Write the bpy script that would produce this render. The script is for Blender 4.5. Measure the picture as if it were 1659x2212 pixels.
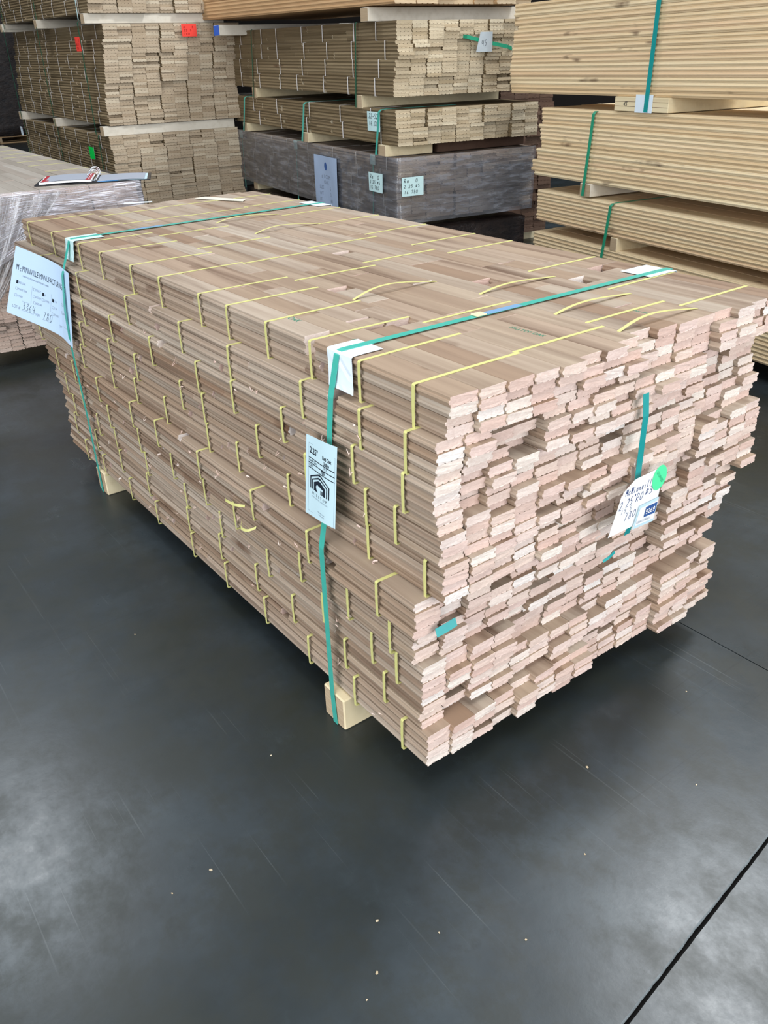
import bpy, math, random
from mathutils import Vector, Matrix, noise
R_ = random.Random(7)
D = bpy.data
SC = bpy.context.scene
COL = SC.collection
for o in list(D.objects):
    D.objects.remove(o)

# ------------------------------------------------------------------ camera
W_PX, H_PX, F_PX = 1659, 2212, 1773.75
cam_d = D.cameras.new('camera')
cam = D.objects.new('camera', cam_d)
COL.objects.link(cam)
SC.camera = cam
yaw, pitch, roll = 0.94585, 0.50415, -0.0343
fw = Vector((math.cos(yaw) * math.cos(pitch), math.sin(yaw) * math.cos(pitch), -math.sin(pitch)))
rt = fw.cross(Vector((0, 0, 1))).normalized()
up = rt.cross(fw)
rt2 = rt * math.cos(roll) + up * math.sin(roll)
up2 = up * math.cos(roll) - rt * math.sin(roll)
m = Matrix((rt2, up2, -fw)).transposed().to_4x4()
m.translation = Vector((-0.77842, -0.89308, 1.29674))
cam.matrix_world = m
cam_d.sensor_fit = 'VERTICAL'
cam_d.sensor_height = 36.0
cam_d.lens = 36.0 * F_PX / H_PX
cam_d.clip_start = 0.02
cam_d.clip_end = 200

# ------------------------------------------------------------------ light
w = D.worlds.new('world'); SC.world = w; w.use_nodes = True
bg = w.node_tree.nodes['Background']
bg.inputs[0].default_value = (0.80, 0.90, 1.0, 1)
bg.inputs[1].default_value = 0.42

def area(name, loc, target, sx, sy, power, col):
    l = D.lights.new(name, 'AREA'); l.shape = 'RECTANGLE'; l.size = sx; l.size_y = sy
    l.energy = power; l.color = col
    o = D.objects.new(name, l); COL.objects.link(o)
    o.location = loc
    o.rotation_euler = (Vector(target) - Vector(loc)).to_track_quat('-Z', 'Y').to_euler()
    return o
area('dock_door_daylight', (1.2, -7.5, 2.6), (1.0, 0, 1.0), 7.0, 4.0, 520, (0.93, 0.97, 1.0))
area('added_left_fill', (-6.5, -1.5, 2.4), (1.0, 0.8, .6), 6.0, 3.6, 430, (0.95, 0.98, 1.0))  # added unseen fill lamp that brightens the left-facing sides
area('roof_light_near', (-1.5, -2.0, 7.0), (-1.5, -2.0, 0), 4.0, 3.0, 300, (1.0, 0.99, 0.96))
area('roof_light_right', (5.0, 1.3, 7.0), (5.0, 1.3, 0), 1.5, 1.1, 420, (0.95, 0.98, 1.0))
area('roof_light_left', (-0.6, 7.0, 7.0), (-0.6, 7.0, 0), 1.4, 1.1, 230, (0.95, 0.98, 1.0))
SC.view_settings.view_transform = 'Standard'
SC.view_settings.look = 'None'
SC.view_settings.gamma = 1
SC.view_settings.exposure = 0.0
SC.view_settings.use_curve_mapping = False

# ------------------------------------------------------------------ materials
MATS = {}
class NT:
    def __init__(s, name):
        s.m = D.materials.new(name); s.m.use_nodes = True
        s.t = s.m.node_tree; s.b = s.t.nodes['Principled BSDF']
        MATS[name] = s.m
    def n(s, typ, **kw):
        x = s.t.nodes.new(typ)
        for k, v in kw.items():
            if k.startswith('i_'):
                key = k[2:]
                key = int(key) if key.isdigit() else key
                x.inputs[key].default_value = v
            else:
                setattr(x, k, v)
        return x
    def l(s, a, b):
        s.t.links.new(a, b)
    def math(s, op, a, b=None, c=None, clamp=False):
        x = s.n('ShaderNodeMath', operation=op, use_clamp=clamp)
        for i, v in enumerate((a, b, c)):
            if v is None: continue
            if hasattr(v, 'node'): s.l(v, x.inputs[i])
            else: x.inputs[i].default_value = v
        return x.outputs[0]
    def ramp(s, fac, stops, interp='LINEAR'):
        x = s.n('ShaderNodeValToRGB'); x.color_ramp.interpolation = interp
        e = x.color_ramp.elements
        while len(e) < len(stops): e.new(0.5)
        for i, (p, c) in enumerate(stops):
            e[i].position = p
            e[i].color = (*c, 1) if len(c) == 3 else c
        s.l(fac, x.inputs[0]); return x.outputs[0]
    def mix(s, f, a, b, mode='MIX'):
        x = s.n('ShaderNodeMix', data_type='RGBA', blend_type=mode)
        for i, v in ((0, f), (6, a), (7, b)):
            if hasattr(v, 'node'): s.l(v, x.inputs[i])
            else: x.inputs[i].default_value = v if i == 0 else (*v, 1)
        return x.outputs[2]
    def vec(s, src, scale, off=None):
        v = src
        if off is not None:
            a = s.n('ShaderNodeVectorMath', operation='ADD'); s.l(src, a.inputs[0]); s.l(off, a.inputs[1]); v = a.outputs[0]
        mp = s.n('ShaderNodeMapping'); mp.inputs['Scale'].default_value = scale; s.l(v, mp.inputs[0]); return mp.outputs[0]
    def noise(s, v, scale=1.0, detail=4, rough=.55):
        x = s.n('ShaderNodeTexNoise'); x.inputs['Scale'].default_value = scale
        x.inputs['Detail'].default_value = detail; x.inputs['Roughness'].default_value = rough
        s.l(v, x.inputs['Vector']); return x.outputs['Fac']
    def bump(s, h, dist, strength=.5):
        x = s.n('ShaderNodeBump'); x.inputs['Distance'].default_value = dist; x.inputs['Strength'].default_value = strength
        s.l(h, x.inputs['Height']); s.l(x.outputs[0], s.b.inputs['Normal'])

def wood(name, tones, streak, knots=0.0, rough=.62, end=False, contrast=.5, gap=None):
    s = NT(name)
    tc = s.n('ShaderNodeTexCoord'); at = s.n('ShaderNodeAttribute', attribute_name='rnd'); oi = s.n('ShaderNodeObjectInfo')
    r1 = s.math('ADD', s.math('MULTIPLY', at.outputs['Fac'], 7.31), s.math('MULTIPLY', oi.outputs['Random'], 5.17))
    val = s.math('FRACT', r1)
    cx = s.n('ShaderNodeCombineXYZ')
    s.l(s.math('MULTIPLY', r1, 3.7), cx.inputs[0]); s.l(s.math('MULTIPLY', r1, 11.3), cx.inputs[1]); s.l(s.math('MULTIPLY', r1, 1.9), cx.inputs[2])
    off = cx.outputs[0]; src = tc.outputs['Object']
    tone = s.ramp(val, [(i / (len(tones) - 1), c) for i, c in enumerate(tones)])
    if end:
        g = s.noise(s.vec(src, (150, 2, 420), off), 1, 3)
        g2 = s.noise(s.vec(src, (16, 3, 30), off), 1, 2)
        f = s.ramp(g, [(.32, (0, 0, 0)), (.62, (1, 1, 1))])
        c = s.mix(s.math('MULTIPLY', f, contrast * .6), tone, tuple(x * y for x, y in zip(tones[0], streak)))
        f2 = s.ramp(g2, [(.55, (0, 0, 0)), (.8, (1, 1, 1))])
        c = s.mix(s.math('MULTIPLY', f2, .35), c, tuple(x * .62 for x in tones[0]))
        s.l(c, s.b.inputs['Base Color'])
        s.bump(g, .0006, .4)
    else:
        g = s.noise(s.vec(src, (48, 2.2, 48), off), 1, 5, .6)
        g2 = s.noise(s.vec(src, (20, .9, 26), off), 1, 3)
        g3 = s.noise(s.vec(src, (9, 3.5, 9), off), 1, 3)
        f = s.ramp(g, [(.34, (0, 0, 0)), (.66, (1, 1, 1))])
        c = s.mix(s.math('MULTIPLY', f, contrast * .55), tone, tuple(x * y for x, y in zip(tones[len(tones) // 2], streak)))
        f2 = s.ramp(g2, [(.52, (0, 0, 0)), (.76, (1, 1, 1))])
        c = s.mix(s.math('MULTIPLY', f2, contrast), c, tuple(x * y * .8 for x, y in zip(tones[0], streak)))
        if knots:
            f3 = s.ramp(g3, [(.70 - knots, (0, 0, 0)), (.78 - knots, (1, 1, 1))])
            c = s.mix(s.math('MULTIPLY', f3, .75), c, (.10, .045, .022))
        s.l(c, s.b.inputs['Base Color'])
        s.bump(g, .0012, .35)
    s.b.inputs['Roughness'].default_value = rough
    s.b.inputs['Specular IOR Level'].default_value = .25
    return s.m

OAK = wood('oak_face', [(.30, .195, .13), (.46, .365, .275), (.38, .275, .195), (.51, .43, .35), (.41, .30, .22), (.48, .41, .335), (.34, .235, .16)], (.46, .37, .32), knots=.035, contrast=.85)
OAK_END = wood('oak_cut_end', [(.70, .50, .43), (.84, .69, .60), (.76, .56, .49), (.90, .82, .74), (.80, .62, .56), (.74, .54, .46), (.93, .89, .85)], (.70, .60, .56), end=True, contrast=.5)
BG_OAK = wood('brown_oak_face', [(.18, .13, .07), (.26, .195, .11), (.22, .16, .09), (.32, .245, .145)], (.55, .5, .45), knots=.02, contrast=.6)  # brown oak, darkened so the rear sides' shade is in the tones
BG_END = wood('brown_oak_cut_end', [(.42, .32, .215), (.60, .49, .36), (.50, .39, .27), (.72, .62, .47), (.46, .35, .24)], (.62, .55, .5), end=True, contrast=.55)
GREY_OAK = wood('grey_oak_face', [(.24, .185, .145), (.33, .27, .215), (.28, .215, .17), (.38, .31, .26)], (.6, .55, .5), knots=.0, contrast=.5)
GREY_END = wood('grey_oak_cut_end', [(.40, .30, .235), (.55, .46, .38), (.46, .36, .29), (.60, .52, .43)], (.6, .55, .5), end=True, contrast=.5)
PINE = wood('pine_face', [(.70, .52, .31), (.81, .66, .43), (.75, .58, .37), (.84, .71, .48), (.76, .56, .36)], (.82, .70, .58), knots=.045, contrast=.40)
PINE_END = wood('pine_cut_end', [(.62, .47, .30), (.74, .60, .42), (.68, .52, .34)], (.7, .6, .5), end=True, contrast=.4)
TAN_END = wood('tan_oak_cut_end', [(.50, .40, .26), (.68, .58, .42), (.58, .47, .32), (.76, .67, .50), (.54, .44, .30)], (.62, .55, .5), end=True, contrast=.5)
DUSTY = wood('dusty_oak_face', [(.31, .27, .225), (.39, .35, .305), (.35, .30, .255), (.42, .38, .335)], (.7, .65, .62), contrast=.4)
DUSTY_END = wood('dusty_oak_cut_end', [(.46, .34, .28), (.58, .46, .39), (.52, .39, .33), (.63, .52, .45)], (.65, .56, .52), end=True, contrast=.5)
WARM = wood('warm_plank_face', [(.55, .34, .17), (.66, .45, .25), (.60, .38, .20)], (.7, .55, .45), knots=.0, contrast=.5)
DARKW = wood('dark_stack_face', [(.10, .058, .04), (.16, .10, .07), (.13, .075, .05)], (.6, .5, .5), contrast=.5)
BLOCK = wood('new_timber', [(.78, .65, .42), (.84, .73, .50), (.80, .68, .45)], (.82, .72, .6), knots=-.03, contrast=.4)
BLOCK_END = wood('new_timber_end', [(.50, .38, .25), (.60, .47, .32)], (.7, .6, .5), end=True, contrast=.6)
WHITEW = wood('whitish_timber', [(.74, .68, .58), (.80, .74, .64)], (.85, .8, .72), knots=-.03, contrast=.4)

def plain(name, col, rough=.5, spec=.4, trans=0, coat=0, mott=0.0, scale=30):
    s = NT(name)
    if mott:
        tc = s.n('ShaderNodeTexCoord')
        nz = s.noise(s.vec(tc.outputs['Object'], (scale,) * 3), 1, 4)
        s.l(s.mix(nz, tuple(c * (1 - mott) for c in col), tuple(min(1, c * (1 + mott)) for c in col)), s.b.inputs['Base Color'])
    else:
        s.b.inputs['Base Color'].default_value = (*col, 1)
    s.b.inputs['Roughness'].default_value = rough
    s.b.inputs['Specular IOR Level'].default_value = spec
    if coat: s.b.inputs['Coat Weight'].default_value = coat
    return s.m
YEL = plain('yellow_twine', (.66, .64, .25), .45, .5, mott=.10, scale=80)
WHT = plain('white_twine', (.80, .76, .74), .5, .4, mott=.08)
TEAL = plain('teal_strap', (.065, .45, .37), .32, .5, mott=.12, scale=60)
GRN = plain('green_strap', (.02, .30, .17), .4, .5, mott=.15, scale=60)
DGRN = plain('dark_green_strap', (.02, .11, .06), .45, .4, mott=.15)
TEAL2 = plain('deep_teal_strap', (.01, .30, .30), .35, .5, mott=.12)
PAPER = plain('paper_blue_white', (.52, .68, .88), .7, .2, mott=.04, scale=12)
PAPER_W = plain('paper_white', (.93, .94, .95), .6, .3, mott=.02, scale=12)
LABELP = plain('label_stock', (.60, .80, .88), .35, .4, mott=.03, scale=10)
LABELS_ = plain('sheet_blue_grey', (.38, .48, .66), .6, .3, mott=.12, scale=10)
CARD = plain('edge_card', (.60, .82, .84), .6, .3, mott=.06, scale=25)
CARDW = plain('edge_card_white', (.74, .84, .93), .6, .3, mott=.06, scale=25)
INK = plain('black_ink', (.015, .022, .035), .5, .2)
PENCIL = plain('grey_print', (.20, .24, .33), .6, .2)
BLUEINK = plain('blue_pen_ink', (.03, .06, .20), .5, .2)
NAVY = plain('navy_print', (.04, .11, .33), .5, .3)
GREENST = plain('green_sticker', (.10, .85, .38), .5, .3)
REDL = plain('red_label', (.95, .07, .05), .55, .3, mott=.04)
GREENL = plain('green_label', (.0, .72, .09), .55, .3, mott=.04)
BLK = plain('binder_vinyl', (.012, .012, .016), .35, .5)
GREYP = plain('grey_page', (.36, .39, .46), .5, .3, mott=.04)
REDT = plain('red_divider', (.42, .01, .02), .45, .4)
CHROME = plain('ring_metal', (.8, .82, .85), .15, .8); CHROME.node_tree.nodes['Principled BSDF'].inputs['Metallic'].default_value = 1
BLUEP = plain('blue_paint', (.01, .12, .62), .5, .4, mott=.1)
STAMP = plain('green_stamp_ink', (.04, .26, .17), .6, .2)
CONC = plain('shade_dark_wall', (.022, .018, .016), .9, .2, mott=.15, scale=1.5)  # near-black walls: shade in the gaps between loads is put into the colour

def film(name, col, base, streak, sc, rough=.2, bumpd=.004):
    s = NT(name)
    tc = s.n('ShaderNodeTexCoord')
    v = tc.outputs['UV']
    n1 = s.noise(s.vec(v, sc), 1, 4, .65)
    n2 = s.noise(s.vec(v, (sc[0] * .25, sc[1] * .25, 1)), 1, 3, .6)
    st = s.ramp(n1, [(.50, (0, 0, 0)), (.60, (1, 1, 1))])  # streak mask: thicker film, plus wrinkle highlights painted in as opaque colour
    fac = s.math('ADD', s.math('MULTIPLY', s.math('MULTIPLY', st, s.ramp(n2, [(.36, (0, 0, 0)), (.52, (1, 1, 1))])), streak), s.math('MULTIPLY', n2, base), clamp=True)
    s.b.inputs['Base Color'].default_value = (*col, 1)
    s.b.inputs['Roughness'].default_value = rough
    s.b.inputs['Specular IOR Level'].default_value = .7
    bp = s.n('ShaderNodeBump'); bp.inputs['Distance'].default_value = bumpd; bp.inputs['Strength'].default_value = .8
    s.l(n1, bp.inputs['Height']); s.l(bp.outputs[0], s.b.inputs['Normal'])
    tr = s.n('ShaderNodeBsdfTransparent'); gl = s.n('ShaderNodeBsdfGlossy'); gl.inputs['Roughness'].default_value = .12
    s.l(bp.outputs[0], gl.inputs['Normal'])
    fr = s.n('ShaderNodeFresnel'); fr.inputs['IOR'].default_value = 1.5; s.l(bp.outputs[0], fr.inputs['Normal'])
    m1 = s.n('ShaderNodeMixShader'); s.l(fac, m1.inputs[0]); s.l(tr.outputs[0], m1.inputs[1]); s.l(s.b.outputs[0], m1.inputs[2])
    m2 = s.n('ShaderNodeMixShader'); s.l(fr.outputs[0], m2.inputs[0]); s.l(m1.outputs[0], m2.inputs[1]); s.l(gl.outputs[0], m2.inputs[2])
    out = s.t.nodes['Material Output']; s.l(m2.outputs[0], out.inputs['Surface'])
    return s.m
FILM = film('clear_stretch_film', (.92, .90, 1.0), .45, 1.0, (5, 60, 1))
FILM_V = film('clear_film_streaks', (.92, .92, 1.0), .10, .95, (90, 4, 1))
FILM_G = film('grey_stretch_film', (.30, .31, .35), .62, .30, (8, 12, 1))
BLACKF = plain('black_film', (.018, .018, .024), .22, .6)
s = NT('dark_wrapped_film'); tc = s.n('ShaderNodeTexCoord')
nz = s.noise(s.vec(tc.outputs['Object'], (6, 6, 14)), 1, 6, .7)
s.l(s.ramp(nz, [(.3, (.012, .012, .016)), (.6, (.05, .035, .03)), (.8, (.12, .13, .14))]), s.b.inputs['Base Color'])
s.b.inputs['Roughness'].default_value = .25; s.bump(nz, .03, .8)
DARKFILM = s.m

# floor
s = NT('polished_concrete'); tc = s.n('ShaderNodeTexCoord'); v = tc.outputs['Object']
a = s.noise(s.vec(v, (1.1, 1.3, 1)), 1, 6, .62)
b = s.noise(s.vec(v, (5.5, 4.2, 1), None), 1, 9, .74)
c_ = s.noise(s.vec(v, (26, 24, 1)), 1, 6, .7)
col = s.ramp(a, [(.38, (.024, .028, .023)), (.47, (.026, .033, .036)), (.56, (.036, .046, .053)), (.68, (.055, .070, .080))])
col = s.mix(s.math('MULTIPLY', s.ramp(b, [(.46, (0, 0, 0)), (.58, (1, 1, 1))]), .62), col, (.026, .030, .026))
col = s.mix(s.math('MULTIPLY', s.ramp(b, [(.26, (1, 1, 1)), (.44, (0, 0, 0))]), .45), col, (.060, .078, .088))
col = s.mix(s.math('MULTIPLY', s.ramp(c_, [(.56, (0, 0, 0)), (.70, (1, 1, 1))]), .40), col, (.022, .026, .028))
def scratches(rot, sc, lo, hi):
    mp = s.n('ShaderNodeMapping'); mp.inputs['Rotation'].default_value = (0, 0, rot); mp.inputs['Scale'].default_value = sc
    s.l(v, mp.inputs[0]); return s.ramp(s.noise(mp.outputs[0], 1, 2, .5), [(lo, (0, 0, 0)), (hi, (1, 1, 1))])
s1 = scratches(.9, (120, 1.6, 1), .66, .70); s2 = scratches(-.25, (1.3, 110, 1), .67, .71)
msk = s.ramp(s.noise(s.vec(v, (2.2, 2.6, 1)), 1, 3), [(.46, (0, 0, 0)), (.6, (1, 1, 1))])
col = s.mix(s.math('MULTIPLY', s.math('MULTIPLY', s1, msk), .22), col, (.15, .17, .18))
col = s.mix(s.math('MULTIPLY', s2, .25), col, (.015, .017, .018))
s.l(col, s.b.inputs['Base Color'])
rg = s.ramp(b, [(.3, (.24, .24, .24)), (.7, (.42, .42, .42))])
s.l(rg, s.b.inputs['Roughness'])
s.b.inputs['Specular IOR Level'].default_value = .36
s.bump(c_, .0006, .25)
FLOOR = s.m
SPALL = plain('spalled_concrete_edge', (.16, .18, .19), .9, .2, mott=.4, scale=90)
JOINT = plain('joint_filler', (.012, .012, .012), .9, .1)

# ------------------------------------------------------------------ helpers
def mesh(name, verts, faces, mats, midx=None, rnd=None, uv=None, smooth=False):
    me = D.meshes.new(name); me.from_pydata(verts, [], faces)
    for mt in mats: me.materials.append(mt)
    if midx: me.polygons.foreach_set('material_index', midx)
    if rnd is not None:
        at = me.attributes.new('rnd', 'FLOAT', 'FACE'); at.data.foreach_set('value', rnd)
    if uv is not None:
        u = me.uv_layers.new(name='UVMap')
        for lp in me.loops: u.data[lp.index].uv = uv[lp.vertex_index]
    if smooth: me.polygons.foreach_set('use_smooth', [True] * len(me.polygons))
    me.update(); return me

def obj(name, me, parent=None, loc=(0, 0, 0), rotz=0.0, mat=None):
    o = D.objects.new(name, me); COL.objects.link(o); o.parent = parent
    if mat is not None: o.matrix_local = mat
    else:
        o.location = loc; o.rotation_euler = (0, 0, rotz)
    return o

def empty(name, loc=(0, 0, 0), rotz=0.0):
    o = D.objects.new(name, None); COL.objects.link(o); o.location = loc; o.rotation_euler = (0, 0, rotz)
    o.empty_display_size = .05; return o

def tag(o, label, cat, group=None, kind=None):
    o['label'] = label; o['category'] = cat
    if group: o['group'] = group
    if kind: o['kind'] = kind
    return o

class Frame:
    """a load's own axes: e across its end, l along its length, z up; origin at its near corner"""
    def __init__(s, x, y, yaw):
        s.o = Vector((x, y, 0)); s.rz = yaw - math.pi / 2
        s.L = Vector((math.cos(yaw), math.sin(yaw), 0)); s.E = Vector((s.L.y, -s.L.x, 0))
    def w(s, e, l, z): return s.o + s.E * e + s.L * l + Vector((0, 0, z))
FM = Frame(0, 0, math.pi / 2)
FC = Frame(2.382, 3.239, 1.449)
FL = Frame(1.600, 5.765, 1.531)
FR = Frame(2.840, 2.540, math.pi - 1.743)
FP = Frame(0.833, 3.332, 1.523)

def profile(w, t, fine=True, tng=.0035):
    g = .0016 if fine else .0028
    p = [(.0012, t), (0, t - .0012), (0, t * .70), (-tng * .7, t * .66), (-tng, t * .50), (-tng * .7, t * .34), (.0004, t * .30), (.0008, .001), (.002, 0)]
    if fine:
        for c in (.27, .5, .73): p += [(w * (c - .045), 0), (w * c, g), (w * (c + .045), 0)]
    else:
        for c in (.25, .5, .75): p += [(w * (c - .04), 0), (w * c, g), (w * (c + .04), 0)]
    p += [(w - .002, 0), (w - .0008, .001), (w - .0008, t * .37), (w - tng, t * .40), (w - tng, t * .63), (w - .0004, t * .65), (w - .0004, t - .0012), (w - .0014, t)]
    return p

def board_mesh(name, w, t, segs, mats, rng, fine=True, tng=.0035, bend=0.0, cap_hint=False):
    """segs: list of (y0, y1) pieces laid end to end; both ends of each piece use the cut-end material"""
    pr = profile(w, t, fine, tng); n = len(pr)
    V, Fc, mi, rd = [], [], [], []
    for (y0, y1) in segs:
        r = rng.random(); b = len(V)
        sk0, sk1 = rng.uniform(-.0015, .0015), rng.uniform(-.0015, .0015)
        jx, jz = rng.uniform(-.0007, .0007), 0
        for (x, z) in pr: V.append((x + jx, y0 + sk0 * x / w + rng.uniform(-.0006, .0006), z + jz))
        for (x, z) in pr: V.append((x + jx, y1 + sk1 * x / w, z + jz))
        for i in range(n):
            j = (i + 1) % n
            Fc.append((b + i, b + j, b + n + j, b + n + i)); mi.append(0); rd.append(r)
        Fc.append(tuple(b + i for i in reversed(range(n)))); mi.append(1); rd.append(r)
        Fc.append(tuple(b + n + i for i in range(n))); mi.append(1); rd.append(r)
    return mesh(name, V, Fc, mats, mi, rd)

def cuboid(name, sx, sy, sz, mats, endaxis=None, bev=.002, rnd=0.3, jit=0.0):
    """bevelled block, origin at its lower corner; faces across endaxis use the second material"""
    b = bev; X = [0, b, sx - b, sx]; 
    V, idx = [], {}
    def vid(p):
        k = tuple(round(c, 6) for c in p)
        if k not in idx: idx[k] = len(V); V.append(tuple(c for c in p))
        return idx[k]
    F, mi = [], []
    S = (sx, sy, sz)
    def P(ax, side, u, v):
        p = [0, 0, 0]; a1, a2 = [(1, 2), (0, 2), (0, 1)][ax]
        p[ax] = S[ax] if side else 0
        p[a1] = S[a1] - b if u else b; p[a2] = S[a2] - b if v else b
        return vid(p)
    def q(l, mt=0): F.append(tuple(l)); mi.append(mt)
    for ax in range(3):
        for side in (0, 1):
            q([P(ax, side, 0, 0), P(ax, side, 1, 0), P(ax, side, 1, 1), P(ax, side, 0, 1)], 1 if ax == endaxis else 0)
    # edges and corners through convex hull style joins
    for a in range(3):
        o1, o2 = [(1, 2), (0, 2), (0, 1)][a]
        for s1 in (0, 1):
            for s2 in (0, 1):
                def E(ax, other, so, st, e):
                    uv = {a: e, other: so}
                    a1, a2 = [(1, 2), (0, 2), (0, 1)][ax]
                    return P(ax, st, uv[a1], uv[a2])
                q([E(o1, o2, s2, s1, 0), E(o1, o2, s2, s1, 1), E(o2, o1, s1, s2, 1), E(o2, o1, s1, s2, 0)])
    for sx_ in (0, 1):
        for sy_ in (0, 1):
            for sz_ in (0, 1):
                q([P(0, sx_, sy_, sz_), P(1, sy_, sx_, sz_), P(2, sz_, sx_, sy_)])
    me = mesh(name, V, F, mats, mi, [rnd] * len(F))
    import bmesh
    bm = bmesh.new(); bm.from_mesh(me); bmesh.ops.recalc_face_normals(bm, faces=bm.faces); bm.to_mesh(me); bm.free()
    return me

def ribbon(name, pts, wdir, width, thick, mat, closed=False, widths=None):
    """flat band of real thickness along pts; wdir = direction of its width"""
    n = len(pts); P = [Vector(p) for p in pts]; wd = Vector(wdir).normalized(); V, F = [], []
    for i, p in enumerate(P):
        a = P[i - 1] if (i > 0 or closed) else p
        c = P[(i + 1) % n] if (i < n - 1 or closed) else p
        t = (c - a).normalized(); nn = wd.cross(t).normalized()
        hw = width / 2
        for sg, th in ((-1, 0), (1, 0), (1, 1), (-1, 1)):
            V.append(tuple(p + wd * hw * sg + nn * thick * (th - .5)))
    m_ = n if closed else n - 1
    for i in range(m_):
        a = i * 4; b = ((i + 1) % n) * 4
        for k in range(4):
            F.append((a + k, a + (k + 1) % 4, b + (k + 1) % 4, b + k))
    if not closed: F += [(3, 2, 1, 0), ((n - 1) * 4, (n - 1) * 4 + 1, (n - 1) * 4 + 2, (n - 1) * 4 + 3)]
    me = mesh(name, V, F, [mat])
    import bmesh
    bm = bmesh.new(); bm.from_mesh(me); bmesh.ops.recalc_face_normals(bm, faces=bm.faces); bm.to_mesh(me); bm.free()
    return me

def ordinal(i): return ['topmost', 'second', 'third', 'fourth', 'fifth', 'sixth', 'seventh', 'eighth', 'ninth', 'tenth', 'eleventh', 'twelfth', 'thirteenth', 'fourteenth', 'fifteenth', 'sixteenth', 'seventeenth', 'eighteenth', 'nineteenth', 'twentieth', 'twenty-first', 'twenty-second'][i]
def nth(i): return ['first', 'second', 'third', 'fourth', 'fifth', 'sixth', 'seventh', 'eighth'][i]

# ------------------------------------------------------------------ the setting
def floor_mesh():
    V, F, mi = [], [], []
    def box(x0, y0, x1, y1, z0, z1, mt):
        b = len(V)
        V.extend([(x0, y0, z0), (x1, y0, z0), (x1, y1, z0), (x0, y1, z0), (x0, y0, z1), (x1, y0, z1), (x1, y1, z1), (x0, y1, z1)])
        for f in ((0, 3, 2, 1), (4, 5, 6, 7), (0, 1, 5, 4), (1, 2, 6, 5), (2, 3, 7, 6), (3, 0, 4, 7)):
            F.append(tuple(b + i for i in f)); mi.append(mt)
    box(-14, -12, 16, 26, -.10, -.014, 1)
    # slab edges: long joint near the camera is ragged where the arris has spalled
    xs = [-14, .8295, .8325, 16]
    rr = random.Random(3)
    def edge(x): return -.5145 + .115 * (x + .086)
    def row(x0, x1, ylo, yhi, rag_lo, rag_hi):
        n = 500 if (x1 - x0) > 5 else 60
        if rag_lo or rag_hi:
            cuts = sorted(set([x0, x1] + [x0 + (x1 - x0) * i / 40 for i in range(41)] + [-1.5 + i * .012 for i in range(int(3.6 / .012)) if x0 < -1.5 + i * .012 < x1]))
        else: cuts = [x0, x1]
        b = len(V); m_ = len(cuts)
        for i, x in enumerate(cuts):
            sp = max(0, noise.noise((x * 5.0, 3.1, 0))) ** 1.3 * .018 + noise.noise((x * 60, 1.7, 0)) * .0012
            ylo_ = edge(x) + .0045 + abs(sp) if rag_lo else ylo
            yhi_ = edge(x) - .0045 - abs(noise.noise((x * 40, 9.7, 0))) * .0012 if rag_hi else yhi
            V.extend([(x, ylo_, 0), (x, yhi_, 0), (x, ylo_, -.02), (x, yhi_, -.02)])
        for i in range(m_ - 1):
            a = b + i * 4; c = a + 4
            F.append((a, c, c + 1, a + 1)); mi.append(0)
            F.append((a + 2, c + 2, c, a)); mi.append(0)
            F.append((a + 1, c + 1, c + 3, a + 3)); mi.append(0)
        for e in (b, b + (m_ - 1) * 4):
            F.append((e, e + 1, e + 3, e + 2)); mi.append(0)
    cuts = [-1.5 + i * .012 for i in range(300)]; b = len(V)
    for x in cuts:
        sp = max(0, noise.noise((x * 5.0, 3.1, 0))) ** 1.3 * .018 + noise.noise((x * 60, 1.7, 0)) * .0012
        y = edge(x) + .0045 + abs(sp); c_w = .0022 + .0018 * abs(noise.noise((x * 30, 5, 0)))
        V.extend([(x, y, 0), (x, y - c_w, -.003)])
    for i in range(len(cuts) - 1):
        a = b + 2 * i; F.append((a, a + 1, a + 3, a + 2)); mi.append(2)
    for (x0, x1) in ((xs[0], xs[1]), (xs[2], xs[3])):
        row(x0, x1, -12, 0, False, True)
        row(x0, x1, 0, 3.468, True, False)
        row(x0, x1, 3.472, 26, False, False)
    return mesh('floor', V, F, [FLOOR, JOINT, SPALL], mi)
fl = obj('floor', floor_mesh()); fl['kind'] = 'structure'
for nm, (x0, y0, x1, y1) in {'wall_back': (-14, 24, 16, 24.2), 'wall_right': (9.0, -2, 9.2, 24), 'wall_left': (-9.2, 3, -9.0, 24)}.items():
    o = obj(nm, cuboid(nm, x1 - x0, y1 - y0, 8, [CONC, CONC]), None, (x0, y0, 0)); o['kind'] = 'structure'

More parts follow.
